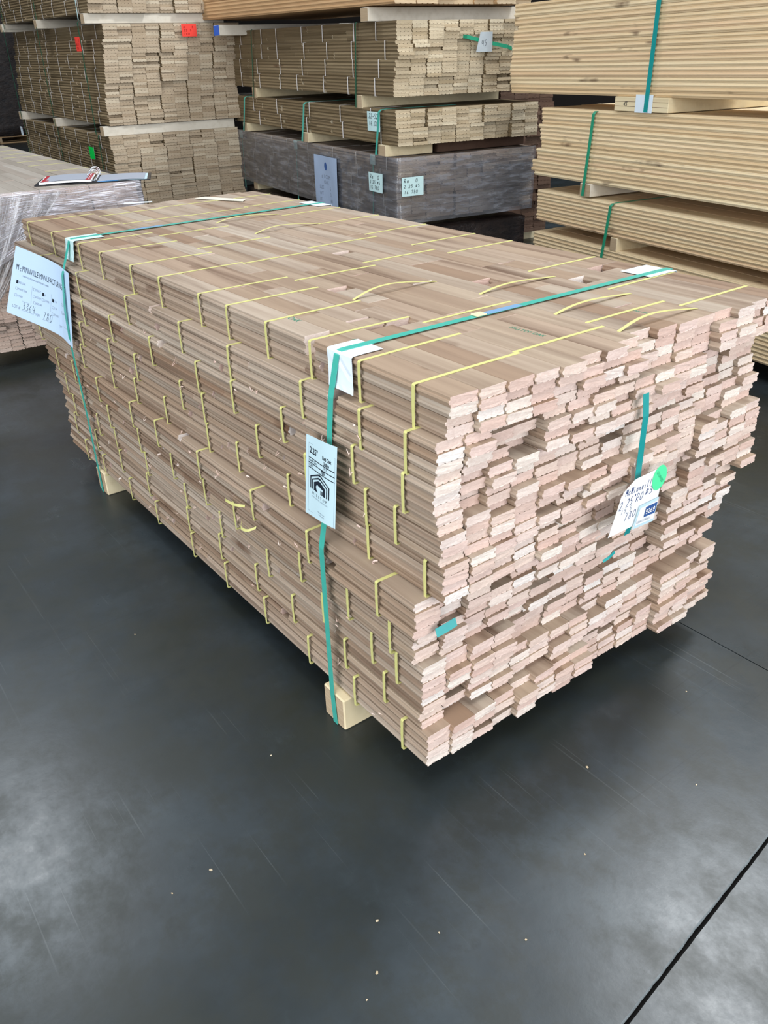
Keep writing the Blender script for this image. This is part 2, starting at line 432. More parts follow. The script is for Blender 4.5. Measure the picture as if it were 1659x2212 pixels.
# ------------------------------------------------------------------ main pallet load of red oak
BW, BT = .05715, .01885
CW, CH = 4 * BW, .0757
Z0 = .085
ZT = Z0 + 10 * CH
DX = [(0, 0), (-.02, -.035), (-.022, -.05), (-.019, -.055), (-.015, -.06), (-.055, -.06), (-.047, -.06), (-.037, -.055), (-.038, -.055), (-.043, -.06)]
FY = [0.0, .010, .010, -.002, -.004, .026, .034, .030, .032, .010]
FAR = [2.30, 2.34, 2.32, 2.30, 2.22, 2.10, 2.07, 2.05, 2.07, 2.04]
ST = {0: [.083, .234, .393, .56, .731, .868, 1.093, 1.278, 1.507, 1.687, 1.943, 2.209],
      1: [.08, .209, .401, .697, .944, 1.278, 1.66, 2.0], 2: [.086, .232, .478, .689, .863, 1.13, 1.406, 1.628, 1.9],
      3: [.113, .2, .402, .595, .852, .973, 1.257, 1.447, 1.68, 1.95], 4: [.037, .202, .482, .702, .85, 1.091, 1.286, 1.458, 1.707, 2.126],
      5: [.13, .369, .603, .876, 1.137, 1.315, 1.586, 1.809, 1.98], 6: [.104, .241, .42, .716, .875, 1.071, 1.298, 1.538, 1.785, 1.934],
      7: [.099, .178, .354, .587, .823, 1.028, 1.293, 1.534, 1.688, 1.917], 8: [.14, .277, .486, .655, .845, 1.036, 1.312, 1.528, 1.745, 1.951],
      9: [.078, .241, .421, .619, .823, 1.023, 1.267, 1.47, 1.701, 1.868]}
TOPST = {1: [(.091, 0), (.34, 0), (.58, 1), (.822, 0), (1.08, 0), (1.35, 0), (1.62, 0), (1.92, 0), (2.14, 0)],
         2: [(.05, 1), (.127, 0), (.208, 1), (.427, 1), (.864, 0), (1.129, 0), (1.432, 1), (1.696, 1), (1.909, 0), (2.16, 0)],
         3: [(.082, 0), (.266, 0), (.505, 0), (.801, 0), (.954, 0), (1.178, 0), (1.43, 0), (1.66, 0), (1.93, 0), (2.15, 0)]}
HOLES = [(.496, 1.003, .03), (.277, .683, .035), (.119, .445, .012), (.564, .498, .045), (.731, .367, .055), (.818, .414, .045), (.15, .385, .03), (.22, .374, .04), (.317, .352, .012), (.031, .405, .035), (.66, .30, .01), (.45, .60, .008), (.60, .155, .006), (.20, 1.25, .004), (.39, .77, .004), (.08, .86, .004), (.33, 1.10, .004), (.71, .62, .006)]

def loop_pts(wd, h, dx=.0086, loose=0.0, x0=0.0):
    p = [(x0 - dx, 0, -.0004), (x0 - dx - .0006, 0, h * .5), (x0 - dx, 0, h - .002), (x0 - dx + .002, 0, h + .0006)]
    if loose:
        for k in range(1, 10):
            u = k / 10; p.append((x0 + u * wd, 0, h + .0006 + loose * math.sin(u * math.pi) ** .8 * (1.3 - u)))
    else:
        p += [(x0 + wd * .5, 0, h + .0008)]
    p += [(x0 + wd - .001, 0, h + .0004), (x0 + wd + .0006, 0, h - .002), (x0 + wd + .0004, 0, h * .5), (x0 + wd, 0, -.0004)]
    return p
STRAP_Y = ribbon('twine', loop_pts(CW, CH), (0, 1, 0), .0075, .0007, YEL, closed=True)

def main_segments(y0, y1, col0, top, X, low=False):
    holes = []
    if top:
        holes = [(h[1], h[2]) for h in HOLES if int(h[0] // BW) == int((X + BW / 2) // BW) and (h[2] > .02 or not low)]
    cuts = []; y = y0 + R_.uniform(.25, 1.0)
    while y < y1 - .15:
        if all(abs(y - h[0]) > .12 for h in holes):
            g = .0012
            if R_.random() < (.55 if col0 else .12) and not top: g = R_.uniform(.004, .035)
            cuts.append((y, g))
        y += R_.uniform(.28, 1.05)
    cuts += holes; cuts.sort()
    segs = []; a = y0
    for (c, g) in cuts:
        if c - g / 2 - a > .03: segs.append((a, c - g / 2)); a = c + g / 2
    segs.append((a, y1)); return segs

for row in range(10):
    z = ZT - (row + 1) * CH
    dxn, dxf = DX[row]; ang = -math.atan((dxf - dxn) / 2.2) * -1
    ang = math.atan2(-(dxf - dxn), 2.2)
    for c in range(4):
        ox = dxn + c * (CW + .0006)
        oy = FY[row] + (0 if c == 0 else R_.uniform(-.022, .03))
        if row == 0: oy = [0, -.004, .004, -.006][c]
        root = empty('flooring_bundle', (ox, oy, z), ang)
        where = 'at its left edge' if c == 0 else ('at its right edge' if c == 3 else nth(c) + ' from the left')
        if c == 0: lab = 'red oak flooring bundle with yellow ties, %s course of the near load, left column' % ordinal(row)
        elif c == 3: lab = 'red oak flooring bundle, %s course of the near load, rightmost column' % ordinal(row)
        else: lab = 'red oak flooring bundle, %s course of the near load, %s column from left' % (ordinal(row), nth(c))
        tag(root, lab, 'wood bundle', 'red oak flooring bundles on the near load')
        pair = [R_.uniform(-.010, .012), R_.uniform(-.010, .012)]
        far = FAR[row] - oy + R_.uniform(-.015, .015)
        lay = [R_.uniform(-.007, .007) for _ in range(4)]
        for l in range(4):
            for k in range(4):
                f = pair[k // 2] + lay[l] + R_.uniform(-.0045, .0045)
                if R_.random() < .22: f += R_.uniform(-.014, .024)
                if c == 0 and k == 0: f = R_.uniform(-.003, .004) + (.012 if R_.random() < .15 else 0)
                jx = R_.uniform(-.0008, .0008) + (R_.uniform(-.0038, .0015) if (c == 0 and k == 0) else 0)
                zz = l * (CH / 4)
                segs = main_segments(f, far + R_.uniform(-.012, .012), c == 0 and k == 0, row == 0 and l >= 2, ox + k * BW, l == 2)
                me = board_mesh('board', BW, BT, segs, [OAK, OAK_END], R_)
                obj('board', me, root, (k * BW + jx, 0, zz))
        if c == 0:
            for y in ST[row]: obj('tie', STRAP_Y, root, (0, y - oy, 0), R_.uniform(-.02, .02))
        elif row == 0:
            for (y, lo) in TOPST[c]:
                me = STRAP_Y if not lo else ribbon('twine', loop_pts(CW, CH, loose=R_.uniform(.010, .022)), (0, 1, 0), .0075, .0007, YEL, closed=True)
                obj('tie', me, root, (0, y - oy, 0), R_.uniform(-.015, .015))
        elif c == 3:
            for y in (.1, .35, .6, .85, 1.1, 1.35, 1.6, 1.85): obj('tie', STRAP_Y, root, (0, y + R_.uniform(-.06, .06), 0))

# timber skids under the near load
for i, (y0, lab) in enumerate([(.266, 'pale timber skid block under the near end of the front load'), (1.72, 'pale timber skid block under the far end of the front load')]):
    b = obj('timber_skid', cuboid('timber_skid', 1.0, .078, .0845, [BLOCK, BLOCK_END], 0, .003), None, (-.068, y0, 0))
    tag(b, lab, 'timber block', 'skids under the front load')

# teal straps round the near load
def strap_loop(name, y, w, xb, side_pts, mat, right=.93, drift=0.0, dy_top=0.0):
    p = [(xb, y + drift, -.0002 + .0012)]
    p += side_pts
    p += [(-.004, y + dy_top * 0, ZT + .0018), (.006, y, ZT + .0034)]
    for k in range(1, 9): p.append((.11 * k, y + dy_top * k / 9, ZT + .0034))
    p += [(right - .004, y + dy_top, ZT + .0034), (right + .004, y + dy_top, ZT - .004), (right - .01, y, .42), (right - .02, y + drift, .0012)]
    return obj(name, ribbon(name, p, (0, 1, 0), w, .0009, mat))
s1_ = strap_loop('load_strap', .300, .0165, -.0705, [(-.0705, .305, .085), (-.0700, .305, .455), (-.0415, .302, .60), (-.0345, .301, .70), (-.0285, .300, .762), (-.010, .300, ZT - .004)], TEAL, dy_top=-.01)
tag(s1_, 'teal plastic strap round the near end of the front load', 'strap', 'teal straps round the front load')
o = obj('splice_tape', ribbon('splice_tape', [(.345, .2965, ZT + .0044), (.385, .296, ZT + .0044), (.44, .2955, ZT + .0044)], (0, 1, 0), .0172, .0006, plain('blue_tape', (.20, .38, .62), .35, .5)), s1_)
o = obj('strap_seal', cuboid('strap_seal', .026, .02, .003, [plain('seal_cream', (.72, .70, .45), .4, .4)] * 2, None, .0008), s1_, (.315, .287, ZT + .0042))
s2_ = strap_loop('load_strap', 1.765, .0165, -.0705, [(-.0705, 1.762, .085), (-.0715, 1.752, .30), (-.0765, 1.742, .54), (-.0715, 1.744, .64), (-.0545, 1.752, .745), (-.0300, 1.760, .795), (-.010, 1.765, ZT - .004)], TEAL, dy_top=.02)
tag(s2_, 'teal plastic strap round the far end of the front load', 'strap', 'teal straps round the front load')
obj('splice_tape', ribbon('splice_tape', [(.20, 1.769, ZT + .0044), (.30, 1.771, ZT + .0044)], (0, 1, 0), .0172, .0006, MATS['blue_tape']), s2_)

def fold_card(name, y, wy, down, across, x_edge, sgn, mat, crinkle=.003, skew=0.0):
    """card folded over a top edge: sgn -1 hangs on the left side, +1 on the right"""
    prof = []
    n = 7
    for i in range(n): prof.append((x_edge + sgn * (.0075 + .010 * (1 - i / (n - 1)) ** 1.5), ZT - down * (1 - i / (n - 1)) - .001))
    prof.append((x_edge + sgn * .004, ZT + .0014))
    for i in range(1, 5): prof.append((x_edge - sgn * across * i / 4, ZT + .0020))
    V, F = [], []; m_ = 6
    for th in (0, .0006):
        for i, (x, z) in enumerate(prof):
            for j in range(m_ + 1):
                v = j / m_ - .5
                cr = crinkle * noise.noise((i * .6, v * 4, y * 5)) * (1 if i < 6 else .15)
                V.append((x + sgn * th + sgn * abs(cr), y + v * wy + skew * (ZT - z) * (1 if i < 7 else 0), z + th))
    N = len(prof) * (m_ + 1)
    for i in range(len(prof) - 1):
        for j in range(m_):
            a = i * (m_ + 1) + j
            F.append((a, a + 1, a + m_ + 2, a + m_ + 1)); F.append((N + a, N + a + m_ + 1, N + a + m_ + 2, N + a + 1))
    for j in range(m_):
        F.append((j, N + j, N + j + 1, j + 1)); e = (len(prof) - 1) * (m_ + 1) + j; F.append((e, e + 1, N + e + 1, N + e))
    for i in range(len(prof) - 1):
        a = i * (m_ + 1); F.append((a, a + m_ + 1, N + a + m_ + 1, N + a)); a += m_; F.append((a, N + a, N + a + m_ + 1, a + m_ + 1))
    return obj(name, mesh(name, V, F, [mat]))
tag(fold_card('edge_protector', .295, .078, .062, .062, -.0005, -1, CARDW, skew=-.25), 'creased pale card under the strap at the near left top edge', 'edge protector', 'card edge protectors under the teal straps')
tag(fold_card('edge_protector', 1.765, .075, .058, .09, -.0005, -1, CARD, skew=.05), 'pale turquoise card under the strap at the far left top edge', 'edge protector', 'card edge protectors under the teal straps')
tag(fold_card('edge_protector', .31, .085, .05, .09, .918, 1, CARDW), 'pale card under the strap at the near right top edge', 'edge protector', 'card edge protectors under the teal straps')
tag(fold_card('edge_protector', 1.79, .13, .02, .05, .918, 1, CARDW), 'pale card under the strap at the far right top edge', 'edge protector', 'card edge protectors under the teal straps')

# ------------------------------------------------------------------ sheets, labels and lettering
def text_mesh(body, size, mat, align='LEFT', bold=0.0, sx=1.0, shear=0.0, spacing=1.0):
    cu = D.curves.new('t', 'FONT'); cu.body = body; cu.size = size; cu.align_x = align; cu.align_y = 'CENTER'
    cu.offset = bold; cu.shear = shear; cu.space_character = spacing; cu.resolution_u = 3; cu.fill_mode = 'FRONT'
    o = D.objects.new('t', cu); COL.objects.link(o)
    dg = bpy.context.evaluated_depsgraph_get(); dg.update()
    me = D.meshes.new_from_object(o.evaluated_get(dg)); D.objects.remove(o); D.curves.remove(cu)
    me.materials.clear(); me.materials.append(mat)
    for v in me.vertices: v.co.x *= sx
    return me

class Sheet:
    """thin sheet of real thickness: u right, v up, n towards the viewer; bend(u,v) lifts it off its plane"""
    def __init__(s, name, origin, right, upv, w, h, mat, label, cat, bend=None, group=None, thick=.0005, outline=None):
        r = Vector(right).normalized(); u = (Vector(upv) - r * Vector(upv).dot(r)).normalized(); n = r.cross(u)
        s.w, s.h, s.bend = w, h, bend or (lambda a, b: 0.0)
        M = Matrix((r, u, n)).transposed().to_4x4(); M.translation = Vector(origin)
        s.th = thick
        V, F = [], []; nx, ny = 16, 14
        for t in (0, thick):
            for j in range(ny + 1):
                for i in range(nx + 1):
                    a, b = w * i / nx, h * j / ny
                    if outline: a, b = outline(a, b)
                    V.append((a, b, s.bend(a, b) + t))
        N = (nx + 1) * (ny + 1)
        for j in range(ny):
            for i in range(nx):
                k = j * (nx + 1) + i
                F.append((k, k + nx + 1, k + nx + 2, k + 1)); F.append((N + k, N + k + 1, N + k + nx + 2, N + k + nx + 1))
        for i in range(nx):
            F.append((i, i + 1, N + i + 1, N + i)); k = ny * (nx + 1) + i; F.append((k, N + k, N + k + 1, k + 1))
        for j in range(ny):
            k = j * (nx + 1); F.append((k, N + k, N + k + nx + 1, k + nx + 1)); k += nx; F.append((k, k + nx + 1, N + k + nx + 1, N + k))
        s.o = D.objects.new(name, mesh(name, V, F, [mat], smooth=False)); COL.objects.link(s.o); s.o.matrix_world = M
        tag(s.o, label, cat, group); s.k = 0
    def _put(s, name, me, lift, parent=None, lab=None):
        for v in me.vertices: v.co.z = s.bend(v.co.x, v.co.y) + s.th + lift
        o = D.objects.new(name, me); COL.objects.link(o); o.parent = parent or s.o
        if lab: o['label'] = lab
        return o
    def text(s, body, x, y, size, mat=None, rot=0.0, lift=.0004, name='lettering', **kw):
        me = text_mesh(body, size, mat or INK, **kw)
        for v in me.vertices:
            a, b = v.co.x, v.co.y
            v.co.x = x + a * math.cos(rot) - b * math.sin(rot); v.co.y = y + a * math.sin(rot) + b * math.cos(rot)
        return s._put(name, me, lift)
    def rect(s, x0, y0, x1, y1, mat, lift=.0003, name='printed_box', rot=0):
        n = max(1, int(abs(x1 - x0) / .006)); m_ = max(1, int(abs(y1 - y0) / .01)); V, F = [], []
        for j in range(m_ + 1):
            for i in range(n + 1): V.append((x0 + (x1 - x0) * i / n, y0 + (y1 - y0) * j / m_, 0))
        for j in range(m_):
            for i in range(n):
                k = j * (n + 1) + i; F.append((k, k + 1, k + n + 2, k + n + 1))
        return s._put(name, mesh(name, V, F, [mat]), lift)
    def frame(s, x0, y0, x1, y1, t, mat, name='printed_box'):
        V = [(x0, y0, 0), (x1, y0, 0), (x1, y1, 0), (x0, y1, 0), (x0 + t, y0 + t, 0), (x1 - t, y0 + t, 0), (x1 - t, y1 - t, 0), (x0 + t, y1 - t, 0)]
        F = [(0, 1, 5, 4), (1, 2, 6, 5), (2, 3, 7, 6), (3, 0, 4, 7)]
        return s._put(name, mesh(name, V, F, [mat]), .0004)
    def line(s, pts, t, mat, name='pen_stroke', lift=.0004, closed=False):
        V, F = [], []
        P = [Vector((a, b, 0)) for a, b in pts]
        for i, p in enumerate(P):
            a = P[max(0, i - 1)]; c = P[min(len(P) - 1, i + 1)]
            d = (c - a).normalized(); q = Vector((-d.y, d.x, 0)) * t / 2
            V += [tuple(p - q), tuple(p + q)]
        for i in range(len(P) - 1): F.append((2 * i, 2 * i + 2, 2 * i + 3, 2 * i + 1))
        return s._put(name, mesh(name, V, F, [mat]), lift)

def smooth_pts(pts, n=6):
    out = []
    for i in range(len(pts) - 1):
        p0 = Vector(pts[max(0, i - 1)]); p1 = Vector(pts[i]); p2 = Vector(pts[i + 1]); p3 = Vector(pts[min(len(pts) - 1, i + 2)])
        for k in range(n):
            t = k / n
            out.append(tuple(.5 * ((2 * p1) + (p2 - p0) * t + (2 * p0 - 5 * p1 + 4 * p2 - p3) * t * t + (3 * p1 - p0 - 3 * p2 + p3) * t ** 3)))
    out.append(tuple(pts[-1])); return out
GLY = {'0': [[(.5, 1), (.15, .75), (.1, .3), (.4, 0), (.8, .25), (.85, .7), (.5, 1)]],
       '1': [[(.4, 1), (.4, 0)]], '2': [[(.15, .8), (.5, 1), (.8, .75), (.5, .35), (.1, .02), (.85, .05)]],
       '3': [[(.15, .9), (.6, 1), (.75, .78), (.35, .55), (.8, .4), (.7, .08), (.15, .02)]],
       '4': [[(.2, 1), (.15, .5), (.5, .42), (.8, .5)], [(.8, 1), (.75, .5), (.8, 0)]],
       '5': [[(.8, 1), (.3, .97), (.25, .6), (.7, .55), (.75, .15), (.2, .02)]],
       '6': [[(.7, 1), (.25, .6), (.2, .15), (.6, 0), (.75, .3), (.3, .42)]],
       '7': [[(.1, .95), (.8, 1), (.5, .5), (.35, 0)]],
       '8': [[(.7, .85), (.4, 1), (.2, .75), (.7, .35), (.6, .02), (.2, .1), (.35, .45), (.72, .85)]],
       '9': [[(.75, .8), (.4, 1), (.2, .7), (.6, .58), (.78, .85), (.7, .4), (.55, 0)]],
       '#': [[(.35, .9), (.25, .1)], [(.7, .9), (.6, .1)], [(.1, .65), (.9, .7)], [(.08, .3), (.85, .35)]],
       '.': [[(.3, .08), (.36, .0)]], '"': [[(.3, 1.1), (.28, .85)], [(.5, 1.1), (.48, .85)]],
       'M': [[(.1, 0), (.2, 1), (.5, .35), (.85, 1), (.9, 0)]], 'c': [[(.8, .5), (.4, .62), (.15, .3), (.4, .02), (.8, .1)]],
       'i': [[(.4, .55), (.4, 0)], [(.4, .85), (.42, .8)]], 'n': [[(.2, .55), (.2, 0)], [(.2, .35), (.5, .58), (.7, .4), (.72, 0)]],
       'v': [[(.1, .55), (.4, 0), (.75, .6)]], 'l': [[(.4, 1.1), (.35, .1), (.6, .02)]], 'e': [[(.2, .3), (.7, .36), (.45, .62), (.15, .3), (.4, 0), (.8, .1)]],
       'R': [[(.15, 0), (.2, 1), (.75, .85), (.6, .5), (.2, .45), (.8, 0)]], 'O': [[(.5, 1), (.15, .6), (.2, .1), (.6, .02), (.85, .5), (.5, 1)]],
       'S': [[(.8, .85), (.4, 1), (.2, .75), (.7, .4), (.6, .05), (.15, .1)]], 'q': [[(.7, .6), (.3, .6), (.2, .3), (.6, .2), (.72, .55), (.7, -.4)]],
       'f': [[(.7, 1), (.4, .9), (.35, 0)], [(.15, .55), (.65, .55)]], 't': [[(.4, .95), (.4, .05), (.65, 0)], [(.15, .62), (.7, .62)]], '-': [[(.2, .4), (.8, .42)]], ' ': []}
def hand(sh, body, x, y, hgt, pitch_, t, mat, slope=0.0, name='handwriting'):
    """pen strokes of one written word joined into one mesh"""
    V, F = [], []
    for i, ch in enumerate(body):
        for st in GLY.get(ch, []):
            P = [Vector((x + (i + a * .8) * pitch_ + b * hgt * .12, y + b * hgt + slope * (i * pitch_), 0)) for a, b in smooth_pts(st)]
            for k, p in enumerate(P):
                a = P[max(0, k - 1)]; c = P[min(len(P) - 1, k + 1)]; d = (c - a)
                d = d.normalized() if d.length else Vector((1, 0, 0)); q = Vector((-d.y, d.x, 0)) * t / 2
                V += [tuple(p - q), tuple(p + q)]
                if k: n = len(V); F.append((n - 4, n - 2, n - 1, n - 3))
    if V: return sh._put(name, mesh(name, V, F, [mat]), .0005)

# large lot sheet tucked behind the far strap
TR = Vector((-.0445, 1.712, .757)); TL = Vector((-.066, 1.985, .805)); BRc = Vector((-.067, 1.660, .545))
right = (TR - TL).normalized(); upv = (TR - BRc)
W_, H_ = .279, .216
n_ = right.cross((upv - right * upv.dot(right)).normalized())
upn = (upv - right * upv.dot(right)).normalized()
org = TR - right * W_ - upn * H_
sh = Sheet('lot_sheet', org, right, upv, W_, H_, PAPER, 'large pale blue lot sheet with printed tick boxes behind the far teal strap', 'paper sheet',
           bend=lambda a, b: .075 * max(0, (1 - a / W_) - .25) ** 1.5 + .05 * max(0, (1 - a / W_) - .2) * (1 - b / H_) + .0015 * math.sin(a * 25), outline=lambda a, b: (a + .026 * (a / W_) * (1 - b / H_), b - .014 * (1 - b / H_) * (a / W_)))
P_ = PENCIL
sh.text('M', .014, .153, .026, INK, sx=.62); sh.text('c', .0305, .151, .022, INK, sx=.62)
sh.text('MINNVILLE MANUFACTURING CO', .0395, .153, .0255, INK, sx=.535, spacing=1.02)
sh.text('HARDWOOD FLOORING AND DIMENSION LUMBER', .045, .132, .0075, P_, sx=.62)
for (x, y, t_, fill) in [(.022, .108, 'RED OAK', 1), (.022, .087, 'WHITE OAK', 0), (.022, .065, 'OTHER', 0),
                         (.092, .104, 'SELECT', 0), (.128, .100, '#3', 1), (.092, .082, '#1COM', 0), (.128, .082, 'OTHER', 0), (.096, .062, '#2COM', 0),
                         (.172, .094, '2 1/4', 1), (.172, .072, '3 1/4', 0), (.172, .050, 'OTHER', 0), (.222, .098, '3/4', 0), (.222, .072, '5/16', 0)]:
    if fill: sh.rect(x, y - .0055, x + .008, y + .0055, INK, name='filled_tick_box')
    else: sh.frame(x, y - .0045, x + .008, y + .0045, .0008, P_, name='tick_box')
    sh.text(t_, x + .0095, y, .0095, P_, sx=.7)
for (x0, y0, x1) in [(.052, .0525, .084), (.052, .023, .100), (.133, .018, .170), (.235, .030, .262)]: sh.rect(x0, y0, x1, y0 + .0007, P_, name='rule_line')
for x in (.086, .166): sh.rect(x, .055, x + .0006, .112, P_, name='rule_line')
sh.text('LOT #', .018, .028, .0135, P_, sx=.8); sh.text('SQFT', .106, .026, .011, P_, sx=.7); sh.text('CWT', .205, .022, .012, P_, sx=.7)
hand(sh, '3364', .055, .026, .024, .0125, .0012, INK, -.0); hand(sh, '780', .135, .020, .026, .0135, .0012, INK)

# hanging printed label on the near strap
LW, LH = .108, .163
pr_c = Vector((-.0535, .3505, .5185))
top_c = Vector((-.0500, .3445, .6815))
lab = Sheet('printed_label', pr_c, (0, -1, 0), (.0, 0, 1), LW, LH, LABELP, 'pale blue printed label with a black house logo on the near teal strap', 'label',
            bend=lambda a, b: .0200 - .016 * (b / LH) - .002 * math.cos(a * 40), outline=lambda a, b: (a, b + .010 * (a / LW)))
g = lab
g.frame(.010, .010, .104, .150, .0004, PENCIL)
g.text('2.25"', .014, .137, .0175, INK, sx=.85, bold=.0004); g.text('Red Oak', .062, .137, .0105, INK, sx=.8, bold=.0002); g.text('Utility', .065, .1265, .0105, INK, sx=.8, bold=.0002)
for y in (.1205, .1105, .1005): g.rect(.010, y, .1035, y + .0017, INK, name='rule_line')
g.text('Bundle Size:', .012, .1165, .0078, INK, sx=.8); g.text('19.5', .066, .1165, .0085, INK, sx=.85)
g.text('SQFT:', .012, .1065, .0078, INK, sx=.8); g.text('780', .057, .1068, .0105, INK, sx=.9, bold=.0003)
def poly(sh_, pts, mat, name, lift=.0005):
    V = [(a, b, 0) for a, b in pts]
    return sh_._put(name, mesh(name, V, [tuple(range(len(V)))], [mat]), lift)
cx, cy = .053, .0605
for (hw, top, sh_h, t) in [(.0355, .0385, .0245, .0033), (.0285, .0315, .0205, .0033)]:
    def pt(hw, top, s_, base): return [(cx - hw, cy + base), (cx - hw, cy + s_), (cx - hw * .0 - .004, cy + top), (cx + .004, cy + top), (cx + hw, cy + s_), (cx + hw, cy + base)]
    a = pt(hw, top, sh_h, .0); b = pt(hw - t, top - t * 1.05, sh_h - t * .35, .0)
    V = [(x, y, 0) for x, y in a + b]; F = [(i, i + 1, 6 + i + 1, 6 + i) for i in range(5)]
    g._put('house_outline_logo', mesh('logo', V, F, [INK]), .0005)
g._put('house_logo', mesh('logo', [(cx + a, cy + b, 0) for a, b in [(-.021, .0), (-.021, .0165), (-.004, .0245), (.004, .0245), (.021, .0165), (.021, .0), (.0135, .0), (.0135, .012), (-.009, .0155), (-.0135, .010), (-.011, .004), (-.0065, .0)]],
     [(0, 1, 9, 10, 11), (1, 2, 8, 9), (2, 3, 7, 8), (3, 4, 7), (4, 5, 6, 7)], [INK]), .0005)
g._put('house_logo_bars', mesh('logo', [(cx + a, cy + b, 0) for x in (.005, .0095) for a, b in [(x, .0), (x + .003, .0), (x + .003, .0085), (x, .0085)]], [(0, 1, 2, 3), (4, 5, 6, 7)], [INK]), .0006)
g.text('HILLTOP', .053, .0525, .0085, INK, align='CENTER', spacing=1.95, sx=.95)
g.text('FARM & SAWMILL HARDWOODS', .053, .0455, .0034, PENCIL, align='CENTER', spacing=1.25)
g.text('1400 Hilltop Road', .060, .0215, .0034, PENCIL, align='CENTER'); g.text('Hardwood Mill', .062, .0165, .0034, PENCIL, align='CENTER')

# white tag on the end of the near load with sticker and small ticket
def bend_tag(a, b): return .006 * math.sin(b * 14) + .004 * (a / .16)
eo = Vector((.364, -.045, .478))
tg = Sheet('paper_tag', eo, (1, 0, -.03), (.0, 0, 1), .132, .112, PAPER_W, 'white handwritten tag hanging on the board ends of the front load', 'paper tag', bend=bend_tag,
           outline=lambda a, b: (a + .020 * (b / .112) * (1 - a / .132), b - (.018 * (1 - a / .035) if a < .035 and b > .09 else 0) + .06 * a - .004))
hand(tg, 'McMinnville', .026, .080, .014, .0076, .0011, BLUEINK, .05)
hand(tg, '2.25"', .014, .052, .018, .0095, .0012, BLUEINK, .12); hand(tg, 'RO', .060, .058, .018, .0115, .0012, BLUEINK, .1); hand(tg, '#3', .086, .064, .017, .0115, .0013, BLUEINK, .1)
hand(tg, '19.5', .022, .040, .011, .008, .0008, PENCIL, .1); hand(tg, '780', .036, .022, .017, .0115, .0011, BLUEINK, .1)
# round sticker on the tag
sv = [(math.cos(i * math.tau / 32) * .021, math.sin(i * math.tau / 32) * .027, 0) for i in range(32)]
def moved(verts, dx, dy): return [(a + dx, b + dy, c) for a, b, c in verts]
stk = tg._put('round_sticker', mesh('sticker', moved(sv, .122, .094), [tuple(range(32))], [GREENST]), .0012, lab='round bright green sticker')
me = text_mesh('COUNTED', .0085, STAMP, align='CENTER', sx=.8)
for v in me.vertices:
    a, b = v.co.x, v.co.y; r_ = -.9; v.co.x = .122 + a * math.cos(r_) - b * math.sin(r_); v.co.y = .096 + a * math.sin(r_) + b * math.cos(r_)
tg._put('lettering', me, .0022, stk)
tk = tg._put('number_ticket', mesh('ticket', [(.066, -.006, 0), (.130, -.006, 0), (.131, .050, 0), (.074, .046, 0)], [(0, 1, 2, 3)], [LABELP]), .0030, lab='small pale blue number ticket')
tg._put('ticket_face', mesh('ticket', [(.072, .001, 0), (.128, .001, 0), (.129, .043, 0), (.077, .040, 0)], [(0, 1, 2, 3)], [PAPER_W]), .0036, tk)
tg._put('number_panel', mesh('ticket', [(.093, .015, 0), (.1265, .015, 0), (.1275, .040, 0), (.0945, .038, 0)], [(0, 1, 2, 3)], [NAVY]), .0044, tk)
me = text_mesh('9269', .0165, PAPER_W, sx=.86, bold=.0002)
for v in me.vertices: v.co.x += .0945; v.co.y += .0265
tg._put('lettering', me, .0052, tk)
me = text_mesh('URA1179263', .0085, PENCIL, sx=.85)
for v in me.vertices: v.co.x += .074; v.co.y += .0075
tg._put('lettering', me, .0046, tk)

# deep teal strap piece running down the end boards behind the tag
o = obj('end_strap', ribbon('end_strap', [(.452, -.026, .742), (.449, -.034, .70), (.447, -.035, .66), (.446, -.036, .58), (.441, -.035, .465), (.440, -.032, .448)], (1, 0, 0), .0165, .0010, TEAL2))
tag(o, 'deep teal strap running down the board ends behind the white tag', 'strap')
o = obj('strap_scrap', ribbon('strap_scrap', [(.385, -.024, .402), (.400, -.026, .406), (.418, -.025, .412)], (0, .3, 1), .006, .001, TEAL2)); tag(o, 'small teal strap scrap poking from board ends below the white tag', 'strap scrap')
o = obj('strap_scrap', ribbon('strap_scrap', [(-.020, .012, .396), (.0, .008, .401), (.022, .006, .406)], (0, .4, 1), .0165, .001, TEAL2)); tag(o, 'dark teal strap scrap between boards near the load\'s left corner', 'strap scrap')

# loose yellow tie ends on the left face, slip of veneer and paper strip on top
for i, (pts, lb) in enumerate([([(-.075, .720, .398), (-.082, .70, .404), (-.080, .66, .409), (-.070, .63, .414)], 'short loose yellow tie end sticking out of the left face, farther one'),
                               ([(-.078, .640, .372), (-.088, .625, .366), (-.085, .60, .369), (-.070, .585, .378)], 'short curled yellow tie end on the left face, nearer one')]):
    o = obj('tie_scrap', ribbon('tie_scrap', smooth_pts(pts), (.3, 0, 1), .0065, .0006, YEL)); tag(o, lb, 'tie scrap')
def slip(name, quad, z, mat, lab_, cat):
    V = [(x, y, z + h) for h in (0, .0016) for (x, y) in quad]
    o = obj(name, mesh(name, V, [(3, 2, 1, 0), (4, 5, 6, 7), (0, 1, 5, 4), (1, 2, 6, 5), (2, 3, 7, 6), (3, 0, 4, 7)], [mat])); tag(o, lab_, cat); return o
slip('paper_slip', [(.640, 2.255), (.735, 2.04), (.765, 2.075), (.690, 2.265)], ZT + .0024, plain('cream_paper', (.72, .70, .60), .7, .2, mott=.05), 'cream paper slip lying on the far top of the front load', 'paper slip')
slip('paper_slip', [(.385, 2.335), (.480, 2.30), (.492, 2.315), (.40, 2.36)], ZT + .0024, CARDW, 'narrow pale blue card strip on the far top edge of front load', 'paper slip')

